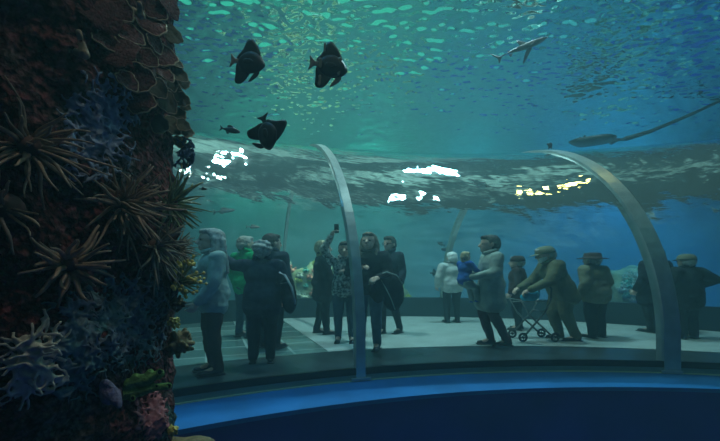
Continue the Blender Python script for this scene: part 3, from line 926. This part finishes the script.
M_an_dark = mat('tan_tentacles', (0.30, 0.21, 0.14), 0.55, var=0.25, vscale=30)
M_an_green = mat('olive_tentacles', (0.20, 0.25, 0.12), 0.5, var=0.25, vscale=30)
M_an_pale = mat('pale_tentacles', (0.32, 0.28, 0.20), 0.55, var=0.2, vscale=30)
M_an_base = mat('anemone_foot', (0.10, 0.05, 0.04), 0.8, var=0.3)
M_tip = mat('yellow_tips', (0.62, 0.52, 0.13), 0.5, var=0.2, vscale=30)
def anemone(x, y, R, n, m, label, width=0.0075, droop=0.15, spread=1.35, tips=None):
    p, nr = hit(x, y)
    rnd = random.Random(int(x * 7 + y))
    a, b, c = frame_of(nr)
    root = empty('sea_anemone', p)
    tag(root, label, 'sea anemone')
    bm = bmesh.new()
    add_cap(bm, -c * 0.02, c * R * 0.16, R * 0.30, R * 0.22, 14)
    obj('foot', bm, M_an_base, root)
    for i in range(n):
        u = rnd.random() ** 0.55 * spread; ph = i * 2.39996
        d = (a * cos(ph) + b * sin(ph)) * sin(u) + c * cos(u)
        s0 = (a * cos(ph) + b * sin(ph)) * (R * 0.16 * sin(u)) + c * R * 0.16
        Ln = R * rnd.uniform(0.7, 1.08)
        side = Vector((rnd.uniform(-1, 1), rnd.uniform(-1, 1), rnd.uniform(-1, 1))) * 0.28
        pts = []; rr = []
        w = width * rnd.uniform(.8, 1.2)
        for k in range(8):
            t = k / 7.0
            pts.append(s0 + d * Ln * t + side * Ln * t * t + Vector((0, 0, -1)) * droop * Ln * t * t + a * (0.03 * R * sin(t * 7 + i)))
            rr.append(w * (1.0 - 0.62 * t * t))
        bm = bmesh.new(); add_tube(bm, pts, rr, 6)
        t_ = obj('tentacle', bm, m, root)
        if tips:
            bm = bmesh.new(); add_ell(bm, pts[-1], (w * 1.25,) * 3, None, 8, 6); obj('tip', bm, tips, t_)
    return root
anemone(122, 206, 0.21, 64, M_an_dark, 'large tan sea anemone with radiating tentacles at the middle of the rock')
anemone(166, 203, 0.17, 56, M_an_green, 'olive-green sea anemone reaching past the edge of the rock', droop=-0.1)
anemone(26, 148, 0.20, 34, M_an_dark, 'shadowy sea anemone at the far left edge, higher of the two', spread=1.5)
anemone(4, 208, 0.19, 26, M_an_dark, 'shadowy sea anemone at the far left edge, lower of the two', spread=1.5)
anemone(68, 266, 0.16, 26, M_an_dark, 'sparse long-armed sea anemone below the large tan one', width=0.010, spread=1.5, droop=0.0)
anemone(152, 246, 0.17, 44, M_an_pale, 'pale brown sea anemone below the olive-green one')
anemone(176, 250, 0.12, 44, M_an_pale, 'small bristly sea anemone at the rock edge beside the long-haired woman', width=0.005)
anemone(176, 282, 0.115, 46, M_an_green, 'stubby anemone with yellow-tipped tentacles on the rock edge', width=0.0085, tips=M_tip, droop=-0.1)

# leafy plates along the upper edge
M_plate = mat('olive_plate_coral', (0.075, 0.085, 0.05), 0.7, var=0.3, vscale=14, bump=0.6, bscale=30)
M_plate_red = mat('maroon_plate_coral', (0.085, 0.028, 0.03), 0.8, var=0.45, vscale=45, bump=1.0, bscale=70)
M_rim = mat('pale_coral_rim', (0.30, 0.24, 0.15), 0.6, var=0.2, vscale=40)
def plate(x, y, R, m, tilt, label, group=None, rimmed=True, out=0.5):
    p, nr = hit(x, y)
    rnd = random.Random(int(x * 3 + y * 11))
    a, b, c = frame_of(nr)
    c = (c + Vector((0.1, -0.55, 0.25 + tilt))).normalized(); a, b, c = frame_of(c)
    bm = bmesh.new()
    n = 30; rim = []
    loops = []
    prof_ = [(0.10, -0.10), (0.55, -0.03), (0.92, 0.03), (1.0, 0.075), (0.95, 0.105), (0.6, 0.09), (0.2, 0.10)]
    ph0 = rnd.uniform(0, 6)
    for rr, hh in prof_:
        lp = []
        for k in range(n):
            t = 2 * pi * k / n
            w = 1 + 0.10 * sin(3 * t + ph0) + 0.06 * sin(7 * t + ph0 * 2)
            q = (a * cos(t) + b * sin(t)) * (R * rr * w) + c * (R * (hh + 0.12 * rr * rr * sin(2 * t + ph0)))
            lp.append(bm.verts.new(q))
            if rr == 1.0: rim.append(q + c * R * 0.02)
        loops.append(lp)
    for i in range(len(loops) - 1):
        for k in range(n): bm.faces.new((loops[i][k], loops[i][(k + 1) % n], loops[i + 1][(k + 1) % n], loops[i + 1][k]))
    bm.faces.new(loops[0][::-1]); bm.faces.new(loops[-1])
    add_cap(bm, -c * R * 0.9, -c * R * 0.30, R * 0.35, R * 0.25, 10)
    o = obj('plate_coral', bm, m)
    o.location = p + c * R * out
    tag(o, label, 'coral', group)
    if rimmed:
        bm = bmesh.new(); add_tube(bm, rim + rim[:1], R * 0.035 + 0.0015, 5); obj('rim', bm, M_rim, o)
G1 = 'small olive plate corals on the rock edge'
for x, y, r in ((178, 66, .036), (182, 78, .045), (188, 84, .034), (176, 94, .05), (186, 101, .042), (190, 108, .030), (180, 117, .05), (188, 127, .038),
                (193, 134, .036), (170, 82, .05), (166, 104, .06), (172, 128, .055), (183, 143, .036), (160, 124, .05), (158, 90, .05)):
    plate(x - 3, y, r, M_plate, random.uniform(-.3, .3), 'small olive plate coral in the cluster on the upper rock edge', G1)
plate(163, 8, .07, M_plate_red, 0.0, 'rounded maroon plate coral at the very top of the rock edge', rimmed=False)
plate(171, 38, .055, M_plate, 0.1, 'round dark plate coral jutting out alone from the upper rock edge', rimmed=False)
plate(160, 60, .075, M_plate_red, 0.2, 'large maroon plate coral just below the round dark one')
plate(146, 30, .085, M_plate_red, 0.2, 'large maroon plate coral inward of the round dark one')
plate(120, 60, .09, M_plate_red, 0.3, 'broad maroon plate coral above the frilly blue-grey patch', rimmed=False)
plate(138, 104, .07, M_plate_red, 0.2, 'maroon plate coral right of the frilly blue-grey patch')
plate(98, 20, .085, M_plate_red, 0.2, 'dim maroon plate coral beside the pale finger coral', rimmed=False)

G2 = 'maroon plate corals among the larger ones'
for x, y, r in ((128, 40, .06), (138, 80, .065), (152, 12, .06), (118, 14, .06), (104, 46, .055), (146, 62, .05), (124, 84, .05), (162, 78, .05), (150, 44, .05)):
    plate(x, y, r, M_plate_red, random.uniform(-.3, .4), 'small maroon plate coral filling gaps between the larger maroon plates', G2)

# crusts made of many small frills grown together
def crust(x0, x1, y0, y1, n, m, name, label, size=0.02, voxel=0.005, L=4, hg=1.0):
    rnd = random.Random(n + int(x0))
    p0, _ = hit((x0 + x1) / 2, (y0 + y1) / 2)
    bm = bmesh.new()
    for i in range(n):
        x = rnd.gauss((x0 + x1) / 2, (x1 - x0) / 4.2); y = rnd.gauss((y0 + y1) / 2, (y1 - y0) / 4.2)
        if not (x0 < x < x1 and y0 < y < y1): continue
        p, nr = hit(x, y)
        a, b, c = frame_of(nr)
        pts = []; q = p - p0 - c * 0.004
        t = rnd.uniform(0, 2 * pi)
        for k in range(L):
            pts.append(q + c * rnd.uniform(0.2, 1.0) * hg * size * (0.5 if k in (0, L - 1) else 1))
            t += rnd.uniform(-0.9, 0.9)
            q = q + (a * cos(t) + b * sin(t)) * size
        add_tube(bm, pts, [size * 0.26] * len(pts), 5)
        add_cap(bm, p - p0 - c * 0.012, p - p0 + c * size * 0.02, size * 1.1, size * 0.4, 7)
    o = fuse(name, bm, voxel, m, smooth_it=0, whole=True)
    o.location = p0
    tag(o, label, 'coral')
    return o
M_cr_blue = mat('blue_grey_crust', (0.20, 0.25, 0.33), 0.8, var=0.35, vscale=25)
M_cr_purple = mat('purple_grey_crust', (0.14, 0.16, 0.20), 0.8, vscale=9, color2=(0.10, 0.20, 0.20))
M_cr_pink = mat('pink_crust', (0.34, 0.12, 0.13), 0.8, var=0.3, vscale=30)
M_cr_pale = mat('bleached_coral', (0.55, 0.50, 0.38), 0.8, var=0.15, vscale=30)
crust(62, 138, 70, 185, 300, M_cr_blue, 'frilly_coral', 'frilly blue-grey coral patch above the large tan anemone')
crust(78, 172, 272, 372, 420, M_cr_purple, 'maze_coral', 'wide purple-grey maze coral covering the rock above the green sponge')
crust(48, 110, 292, 400, 260, M_cr_purple, 'maze_coral', 'dim purple-grey maze coral beside the bleached coral')
crust(138, 172, 394, 441, 170, M_cr_pink, 'pink_coral', 'pink knobbly coral crust below the green sponge', size=0.015, voxel=0.0055)
crust(8, 54, 336, 388, 90, M_cr_pale, 'bleached_coral', 'bleached cream maze coral at the lower left', size=0.024, voxel=0.006, L=6, hg=0.55)

# branching blue coral
M_blue = mat('slate_blue_coral', (0.05, 0.11, 0.19), 0.8, var=0.3, vscale=25)
p0, nr = hit(180, 153)
bm = bmesh.new()
rnd = random.Random(5)
def branch(p, d, L, r, depth):
    q = p + d * L
    add_cap(bm, p, q, r, r * 0.8, 6)
    add_ell(bm, q, (r * 1.25,) * 3, None, 7, 5)
    if depth:
        for i in range(3):
            branch(q, (d + Vector((rnd.uniform(-.9, .9), rnd.uniform(-.7, .7), rnd.uniform(-.9, .9)))).normalized(), L * .72, r * .8, depth - 1)
for k in range(5): branch(Vector((0, 0, 0)), Vector((0.9, -0.5, 0.5 - 0.35 * k)).normalized(), 0.045, 0.009, 3)
o = fuse('branching_coral', bm, 0.0045, M_blue, smooth_it=1); o.location = p0 + Vector((0.0, 0, 0))
tag(o, 'slate-blue branching coral between the olive plates and the green anemone', 'coral')

# brown lumpy soft coral and yellow sponge on the edge
M_soft = mat('brown_soft_coral', (0.17, 0.13, 0.06), 0.8, var=0.3, vscale=20, bump=0.5, bscale=60)
for (x, y, R, lab, mm) in ((184, 342, 0.085, 'brown knobbly soft coral on the rock edge in front of the tunnel', M_soft),
                      (176, 322, 0.038, 'bright yellow knobbly sponge just above the brown soft coral', M_tip),
                      (174, 428, 0.03, 'small pale yellow sponge at the bottom of the rock edge', M_tip),
                      (182, 304, 0.05, 'brown lumpy sponge under the yellow-tipped anemone', M_soft)):
    p0, nr = hit(min(x, 176), y)
    bm = bmesh.new(); rnd = random.Random(x + y)
    add_ell(bm, (0, 0, 0), (R * .7, R * .7, R * .8))
    for i in range(26):
        d = Vector((rnd.gauss(0, 1), rnd.gauss(0, 1), rnd.gauss(0, 1))).normalized()
        add_cap(bm, d * R * .4, d * R * rnd.uniform(.85, 1.1), R * .22, R * .17, 8)
    o = fuse('soft_coral' if mm is M_soft else 'sponge', bm, max(0.004, R * .07), mm, smooth_it=1)
    o.location = p0 + Vector(((x - 178) / 400 * p0.y if x > 178 else 0.01, -0.03, 0))
    tag(o, lab, 'coral' if mm is M_soft else 'sponge')

# green tube sponge
M_sp = mat('green_sponge', (0.16, 0.36, 0.10), 0.75, var=0.25, vscale=30, bump=0.5, bscale=80)
M_hole = mat('sponge_opening_shade', (0.01, 0.03, 0.012), 0.9)  # near-black colour stands in for the shade inside each hole
p0, nr = hit(142, 387)
dep = p0.y - 0.10
def q(x, y, dy=0.0): return Vector(((x - 360) / 400 * (dep + dy), dep + dy, CH + (267 - y) / 400 * (dep + dy))) - p0
bm = bmesh.new()
for pth, r in ((((112, 392), (128, 384), (148, 379), (160, 374)), (0.030, 0.034, 0.034, 0.028)),
               (((112, 394), (124, 394), (140, 392), (152, 388), (168, 386)), (0.034, 0.038, 0.030, 0.024, 0.022)),
               (((118, 396), (132, 398)), (0.030, 0.024)), (((136, 378), (150, 372)), (0.028, 0.02))):
    add_tube(bm, [q(a_, b_) for a_, b_ in pth], [v * .8 for v in r], 12)
    for (a_, b_), v in zip(pth, r): add_ell(bm, q(a_, b_), (v * .82,) * 3)
sp = fuse('tube_sponge', bm, 0.006, M_sp, rough=0.003, scale=30, smooth_it=1); sp.location = p0
tag(sp, 'bright green tube sponge with dark openings low on the rock', 'sponge')
for hx, hy, hr, dy in ((133, 398, 0.010, -.026), (160, 372, 0.012, -.018), (169, 386, 0.010, -.010), (157, 386, 0.007, -.026)):
    bm = bmesh.new(); c_ = q(hx, hy, dy)
    add_tube(bm, [c_ + Vector((cos(2 * pi * k / 14) * hr * 1.1, -0.002, sin(2 * pi * k / 14) * hr * 1.2)) for k in range(15)], 0.0035, 6)
    o_ = obj('opening_rim', bm, M_sp, sp)
    bm = bmesh.new(); add_ell(bm, c_, (hr, 0.005, hr * 1.1)); obj('opening_shade', bm, M_hole, o_)
# lavender sponge beside it
M_lav = mat('lavender_sponge', (0.22, 0.20, 0.30), 0.85, var=0.2, vscale=30, bump=0.6, bscale=60)
p0, nr = hit(108, 392)
bm = bmesh.new()
for k in range(9):
    a_ = radians(-60 + 22 * k); add_cap(bm, (0.03, 0, 0), (0.03 - cos(a_ - 1.0) * .05, -.02, sin(a_) * .055), 0.02, 0.016, 8)
add_ell(bm, (0, -0.01, 0), (0.04, 0.03, 0.05))
o = fuse('fan_sponge', bm, 0.006, M_lav, rough=0.003, scale=40, smooth_it=1); o.location = p0 + nr * 0.02
tag(o, 'pale lavender sponge fused to the green tube sponge', 'sponge')
# pale finger coral high up
M_fing = mat('tan_finger_coral', (0.33, 0.25, 0.16), 0.7, var=0.2, vscale=30, bump=0.4)
for pts_, lab in (([(72, 40), (76, 52), (82, 60)], 'curved tan finger coral at the dark upper left'), ([(131, 2), (133, 10), (130, 18)], 'short tan finger coral at the top of the maroon plates')):
    pp = [hit(*t) for t in pts_]; o0 = pp[0][0]
    bm = bmesh.new()
    add_tube(bm, [p - o0 + n_ * 0.05 for p, n_ in pp], [0.012, 0.020, 0.013], 10)
    for (p, n_), r in zip(pp, (0.012, 0.020, 0.013)): add_ell(bm, p - o0 + n_ * 0.05, (r,) * 3)
    add_cap(bm, pp[1][0] - o0, pp[1][0] - o0 + pp[1][1] * 0.05, 0.016, 0.014, 8)
    o = fuse('finger_coral', bm, 0.005, M_fing, smooth_it=1); o.location = o0
    tag(o, lab, 'coral')
# rounded knob at the foot of the frame
p0, nr = hit(176, 438)
bm = bmesh.new()
add_ell(bm, (0.12, 0.0, -0.03), (0.13, 0.07, 0.035)); add_ell(bm, (0.17, 0, -0.035), (0.08, 0.06, 0.03)); add_cap(bm, (-0.06, .05, -.05), (0.1, 0, -.04), 0.04, 0.035)
o = fuse('shelf_coral', bm, 0.009, M_soft, rough=0.004, scale=20); o.location = p0
tag(o, 'flat dark olive coral shelf poking out at the bottom of the picture', 'coral')

# ------------------------------------------------------------------ reefs beyond the tunnel
M_reef = mat('reef_slope', (0.14, 0.20, 0.14), 0.9, vscale=3.0, color2=(0.32, 0.36, 0.22), bump=1.0, bscale=12)
reef_cols = [mat('yellow_green_coral', (0.45, 0.50, 0.08), 0.8, var=0.3, bump=.6), mat('teal_coral', (0.10, 0.40, 0.33), 0.8, var=0.3, bump=.6),
             mat('pinkish_coral', (0.55, 0.24, 0.18), 0.8, var=0.3, bump=.6), mat('pale_coral', (0.45, 0.52, 0.45), 0.8, var=0.3, bump=.6)]
cn = ['yellow-green', 'teal', 'salmon-pink', 'pale grey-green']
def reef(name, x0, x1, ytop, ybot, Y, label, n, cols, seed, where, group_):
    rnd = random.Random(seed)
    cx = px((x0 + x1) / 2, Y); hw = (x1 - x0) / 800 * Y; zt = pz(ytop, Y)
    bm = bmesh.new()
    for i in range(26):
        t = rnd.uniform(-1, 1)
        h = (zt - Z0) * rnd.uniform(.80, .97) * (1 - 0.12 * t * t)
        add_cap(bm, (t * hw, rnd.uniform(-.3, .9), 0.1), (t * hw * .92, rnd.uniform(-.2, .8), h - .3), 0.55, rnd.uniform(.2, .33), 10)
    r_ = fuse(name, bm, 0.07, M_reef, rough=0.09, scale=2.2)
    r_.location = (cx, Y, Z0)
    tag(r_, label, 'reef')
    bv = BVHTree.FromPolygons([v.co.copy() for v in r_.data.vertices], [tuple(p.vertices) for p in r_.data.polygons])
    for i in range(n):
        fx_ = rnd.uniform(x0 + 2, x1 - 2); fy_ = rnd.uniform(ytop + 3, ybot)
        d = Vector(((fx_ - 360) / 400, 1, (267 - fy_) / 400)).normalized()
        h_ = bv.ray_cast(Vector((0, 0, CH)) - r_.location, d)
        if h_[0] is None: continue
        ci = cols[rnd.randrange(len(cols))]
        bm = bmesh.new(); R = rnd.uniform(.07, .17)
        add_ell(bm, (0, 0, 0), (R, R * .8, R * .55))
        for k in range(16):
            a_ = rnd.uniform(0, 2 * pi); e_ = rnd.uniform(0, 1.4)
            dd = Vector((cos(a_) * cos(e_), sin(a_) * cos(e_), sin(e_)))
            add_cap(bm, dd * R * .3, dd * R * rnd.uniform(.9, 1.25), R * .20, R * .15, 6)
        o = obj('reef_coral', bm, reef_cols[ci]); o.location = h_[0] + r_.location + Vector((0, -R * .3, 0))
        tag(o, 'small %s coral on the reef %s' % (cn[ci], where), 'coral', cn[ci] + ' corals ' + group_)
reef('coral_reef', 268, 338, 250, 302, 12.6, 'colourful coral reef beyond the tunnel, behind the blond woman', 75, (0, 0, 1, 2, 3, 3), 3, 'behind the blond woman', 'of the left reef')
reef('coral_reef', 378, 412, 282, 304, 12.4, 'low coral reef beyond the tunnel, beside the man with glasses', 24, (0, 2, 3), 4, 'beside the man with glasses', 'of the middle reef')
reef('coral_reef', 618, 668, 255, 302, 12.4, 'pale green reef mound beyond the tunnel, behind the broad rib', 60, (1, 3, 3), 5, 'behind the broad rib', 'of the right reef')

# ------------------------------------------------------------------ fish
M_fish = mat('dark_fish_skin', (0.016, 0.017, 0.017), 0.5, var=0.3, vscale=8)
M_fish2 = mat('olive_fish_skin', (0.03, 0.028, 0.018), 0.5, var=0.3, vscale=8)
M_fin_pale = mat('pale_fin', (0.33, 0.28, 0.19), 0.6, var=0.2, vscale=20)
M_band = mat('tan_band', (0.26, 0.23, 0.14), 0.6)
M_shark = mat('shark_skin', (0.05, 0.055, 0.06), 0.5, vscale=4, color2=(0.20, 0.18, 0.18))
def lens(bm, out, th, c=None, off=(0, 0, 0), rings=5):
    """closed leaf-like solid: outline in x,z, thickness th in y"""
    off = Vector(off)
    n = len(out)
    cx = sum(p[0] for p in out) / n if c is None else c[0]; cz = sum(p[1] for p in out) / n if c is None else c[1]
    edge = [bm.verts.new(Vector((p[0], 0, p[1])) + off) for p in out]
    for sg in (1, -1):
        prev = edge
        for r in range(1, rings):
            s_ = 1 - r / rings
            y = sg * th * sqrt(1 - s_ * s_) * 0.5
            cur = [bm.verts.new(Vector((cx + (p[0] - cx) * s_, y, cz + (p[1] - cz) * s_)) + off) for p in out]
            for k in range(n): bm.faces.new((prev[k], prev[(k + 1) % n], cur[(k + 1) % n], cur[k]))
            prev = cur
        cv = bm.verts.new(Vector((cx, sg * th * .5, cz)) + off)
        for k in range(n): bm.faces.new((prev[k], prev[(k + 1) % n], cv))
def smooth_out(pts, n=40):
    """closed Catmull-Rom through the outline points"""
    m = len(pts); res = []
    per = max(2, n // m)
    for i in range(m):
        p0, p1, p2, p3 = (Vector(pts[(i + k - 1) % m]) for k in range(4))
        for j in range(per):
            t = j / per
            res.append(0.5 * ((2 * p1) + (-p0 + p2) * t + (2 * p0 - 5 * p1 + 4 * p2 - p3) * t * t + (-p0 + 3 * p1 - 3 * p2 + p3) * t ** 3))
    return [(v.x, v.y) for v in res]
def batfish(x, y, Y, S, rot, label, m, fin, bands=False, flip=1, yaw=20):
    """head towards +x, unit = body height"""
    bm = bmesh.new()
    lens(bm, smooth_out([(0.40, -0.10), (0.36, 0.06), (0.22, 0.24), (0.0, 0.33), (-0.22, 0.22), (-0.33, 0.0), (-0.24, -0.24), (0.0, -0.33), (0.24, -0.27)]), 0.20)
    o = obj('batfish', bm, m)
    tag(o, label, 'fish')
    fins = {'dorsal_fin': [(0.26, 0.16), (0.16, 0.44), (-0.02, 0.66), (-0.14, 0.62), (-0.22, 0.36), (-0.36, 0.10), (-0.24, 0.02), (0.0, 0.12)],
            'anal_fin': [(0.06, -0.18), (-0.02, -0.46), (-0.16, -0.64), (-0.32, -0.62), (-0.34, -0.36), (-0.34, -0.08), (-0.16, -0.02)],
            'tail_fin': [(-0.28, 0.06), (-0.40, 0.08), (-0.52, 0.20), (-0.50, 0.0), (-0.52, -0.20), (-0.40, -0.08), (-0.28, -0.06)],
            'pelvic_fin': [(0.20, -0.22), (0.12, -0.34), (0.02, -0.56), (0.10, -0.54), (0.24, -0.40), (0.28, -0.26)]}
    for k, v in fins.items():
        bm = bmesh.new(); lens(bm, smooth_out(v), 0.045)
        obj(k, bm, fin if k in ('tail_fin',) or (bands and k == 'pelvic_fin') else m, o)
    for sg in (1, -1):
        bm = bmesh.new(); lens(bm, smooth_out([(0.12, 0.0), (0.02, 0.07), (-0.12, 0.05), (-0.12, -0.06), (0.02, -0.08)]), 0.02, off=(0, sg * 0.105, -0.02)); obj('pectoral_fin', bm, m, o)
        bm = bmesh.new(); add_ell(bm, (0.29, sg * 0.055, 0.02), (0.022, 0.012, 0.022)); obj('eye', bm, EYE, o)
    if bands:
        for bx_, h_, w_ in ((0.19, 0.24, 0.035), (-0.27, 0.13, 0.04), (-0.20, .45, .025), (-0.24, -.45, .03)):
            for sg in (1, -1):
                bm = bmesh.new()
                zc = 0 if abs(h_) < .3 else h_
                hh = h_ if abs(h_) < .3 else .14
                lens(bm, smooth_out([(bx_ - w_, zc - hh * .9), (bx_ + w_, zc - hh), (bx_ + w_ * 1.3, zc), (bx_ + w_, zc + hh), (bx_ - w_, zc + hh * .9), (bx_ - w_ * .5, zc)], 24), 0.02, off=(0, sg * (0.07 if zc == 0 else .022), 0))
                obj('band', bm, M_band, o)
    o.location = (px(x, Y), Y, pz(y, Y)); o.scale = (S * flip * 1.15, S, S)
    o.rotation_euler = (0, radians(rot), radians(yaw))
    return o
batfish(250, 62, 2.6, 0.225, 8, 'dark batfish at the upper left, the one nearest the rock', M_fish, M_fin_pale, yaw=-6)
batfish(331, 66, 2.7, 0.245, 6, 'tan-banded batfish at the upper centre', M_fish2, M_fin_pale, bands=True, yaw=8)
batfish(268, 134, 2.7, 0.235, 72, 'dark batfish nosing down in front of the tunnel roof', M_fish, M_fish, yaw=-20)

def small_fish(x, y, Y, Lp, rot, label, name='small_fish', m=M_fish, flip=1, deep=0.28, yaw=15):
    S = Lp / 400.0 * Y
    bm = bmesh.new()
    lens(bm, smooth_out([(0.5, 0.0), (0.34, deep * .42), (0.05, deep * .55), (-0.28, deep * .2), (-0.36, 0), (-0.28, -deep * .2), (0.05, -deep * .5), (0.34, -deep * .38)]), 0.14)
    o = obj(name, bm, m); tag(o, label, 'fish')
    for k, v in (('tail_fin', [(-0.32, 0.02), (-0.5, 0.15), (-0.45, 0), (-0.5, -0.15), (-0.32, -0.02)]),
                 ('dorsal_fin', [(0.18, deep * .45), (0.02, deep * .9), (-0.14, deep * .75), (-0.1, deep * .35)]),
                 ('anal_fin', [(0.0, -deep * .4), (-0.1, -deep * .8), (-0.2, -deep * .2)])):
        bm = bmesh.new(); lens(bm, smooth_out(v, 24), 0.02, rings=3); obj(k, bm, m, o)
    for sg in (1, -1):
        bm = bmesh.new(); add_ell(bm, (0.36, sg * .045, .03), (.018, .01, .018)); obj('eye', bm, EYE, o)
    o.location = (px(x, Y), Y, pz(y, Y)); o.scale = (S * flip, S, S); o.rotation_euler = (0, radians(rot), radians(yaw))
    return o
small_fish(230, 130, 3.6, 20, 8, 'small dark fish just above the tunnel roof near the rock')
small_fish(203, 189, 2.8, 8, 0, 'tiny dark fish beside the rock at roof height')
small_fish(224, 211, 11.5, 22, -8, 'slim silvery fish above the grey-haired photographer', m=M_shark, deep=.18)
small_fish(253, 227, 12, 14, 0, 'tiny pale fish right above the dark-haired man', m=M_shark, deep=.2)
small_fish(441, 244, 11.6, 9, 20, 'upper of the two little dark fish beside the white-haired person', flip=-1)
small_fish(446, 250, 11.6, 11, 10, 'lower of the two little dark fish beside the white-haired person', flip=-1)
small_fish(434, 273, 11.6, 9, 0, 'tiny dark fish left of the white-haired person at shoulder height', deep=.5)
small_fish(550, 146, 7.0, 8, -60, 'stubby dark fish hovering left of the stingray', deep=.6)
small_fish(700, 93, 8.5, 10, -30, 'tiny dark fish near the upper right edge', deep=.3)

# reef shark near the surface
Y = 6.2
sh_ = bmesh.new()
pts, rr = [], []
for i in range(19):
    t = i / 18.0
    pts.append(Vector((0.5 - t, 0.02 * sin(t * 5), 0.02 * sin(t * 3))))
    rr.append(max(0.004, 0.062 * (sin(pi * min(1, t * 1.15 + 0.04)) ** 0.7) * (1 - 0.55 * t)) if t < .86 else 0.012 * (1.1 - t) * 4)
add_tube(sh_, pts, rr, 12)
o = obj('shark', sh_, M_shark)
tag(o, 'grey reef shark swimming near the rippled surface', 'shark')
for k, v, off, rx in (('dorsal_fin', [(0.14, 0.04), (0.02, 0.16), (-0.02, 0.15), (0.0, 0.04)], (0, 0, 0), 0),
                      ('tail_fin', [(-0.42, 0.0), (-0.56, 0.15), (-0.50, 0.02), (-0.53, -0.08), (-0.44, -0.01)], (0, 0, 0), 0),
                      ('second_dorsal_fin', [(-0.20, 0.02), (-0.26, 0.06), (-0.28, 0.02)], (0, 0, 0), 0),
                      ('anal_fin', [(-0.22, -0.01), (-0.28, -0.06), (-0.29, -0.01)], (0, 0, 0), 0)):
    bm = bmesh.new(); lens(bm, smooth_out(v, 24), 0.02, rings=3, off=off); obj(k, bm, M_shark, o)
for sg in (1, -1):
    bm = bmesh.new(); lens(bm, smooth_out([(0.20, 0.0), (0.06, -0.2), (0.02, -0.19), (0.08, 0.0)], 24), 0.018, rings=3)
    f_ = obj('pectoral_fin', bm, M_shark, o); f_.location = (0, sg * .03, -0.02); f_.rotation_euler = (radians(60 * sg), 0, 0)
    bm = bmesh.new(); add_ell(bm, (0.42, sg * .028, .012), (.008, .005, .008)); obj('eye', bm, EYE, o)
o.location = (px(523, Y), Y, pz(48, Y)); o.scale = (0.96,) * 3; o.rotation_euler = (radians(-20), radians(-27), radians(12))

# stingray with a long tail
Y = 9.5
bm = bmesh.new()
lens(bm, smooth_out([(0.62, 0.0), (0.45, 0.34), (0.05, 0.72), (-0.25, 0.38), (-0.42, 0.0), (-0.25, -0.38), (0.05, -0.72), (0.45, -0.34)], 48), 0.17)
bmesh.ops.rotate(bm, verts=bm.verts[:], cent=(0, 0, 0), matrix=Matrix.Rotation(radians(90), 3, 'X'))
ry = obj('stingray', bm, M_fish)
tag(ry, 'dark stingray with a very long tail above the tunnel at the right', 'stingray')
tubeob('tail', [(-0.36, 0, 0.0), (-0.7, 0.0, 0.05), (-1.2, 0.1, 0.20), (-1.9, 0.2, 0.50), (-2.7, 0.3, 0.88), (-3.5, 0.4, 1.5)], [0.09, 0.055, 0.042, 0.036, 0.030, 0.024], M_fish, ry)
for sg in (1, -1):
    bm = bmesh.new(); add_ell(bm, (0.33, sg * .1, .09), (.03, .02, .025)); obj('eye', bm, EYE, ry)
    bm = bmesh.new(); lens(bm, smooth_out([(-0.28, 0), (-0.36, .14), (-0.48, .12), (-0.42, 0)], 20), 0.02, rings=3)
    f_ = obj('pelvic_fin', bm, M_fish, ry); f_.rotation_euler = (radians(90 * sg), 0, 0)
ry.location = (px(596, Y), Y, pz(141, Y)); ry.rotation_euler = (radians(-7), 0, radians(180))

# bubbles rising from behind the rock
M_bub = mat('bubble', (0.8, 0.95, 0.95), 0.1, spec=1.0)
for i, (x, y) in enumerate(((287, 54), (279, 72), (277, 85), (278, 98), (214, 94), (180, 65), (276, 111))):
    bm = bmesh.new(); add_ell(bm, (0, 0, 0), (0.009, 0.007, 0.006), None, 10, 8)
    o = obj('bubble', bm, M_bub); o.location = (px(x, 3.0), 3.0, pz(y, 3.0))
    tag(o, 'tiny bright bubble floating in the water around the batfish', 'bubble', 'bubbles around the batfish')
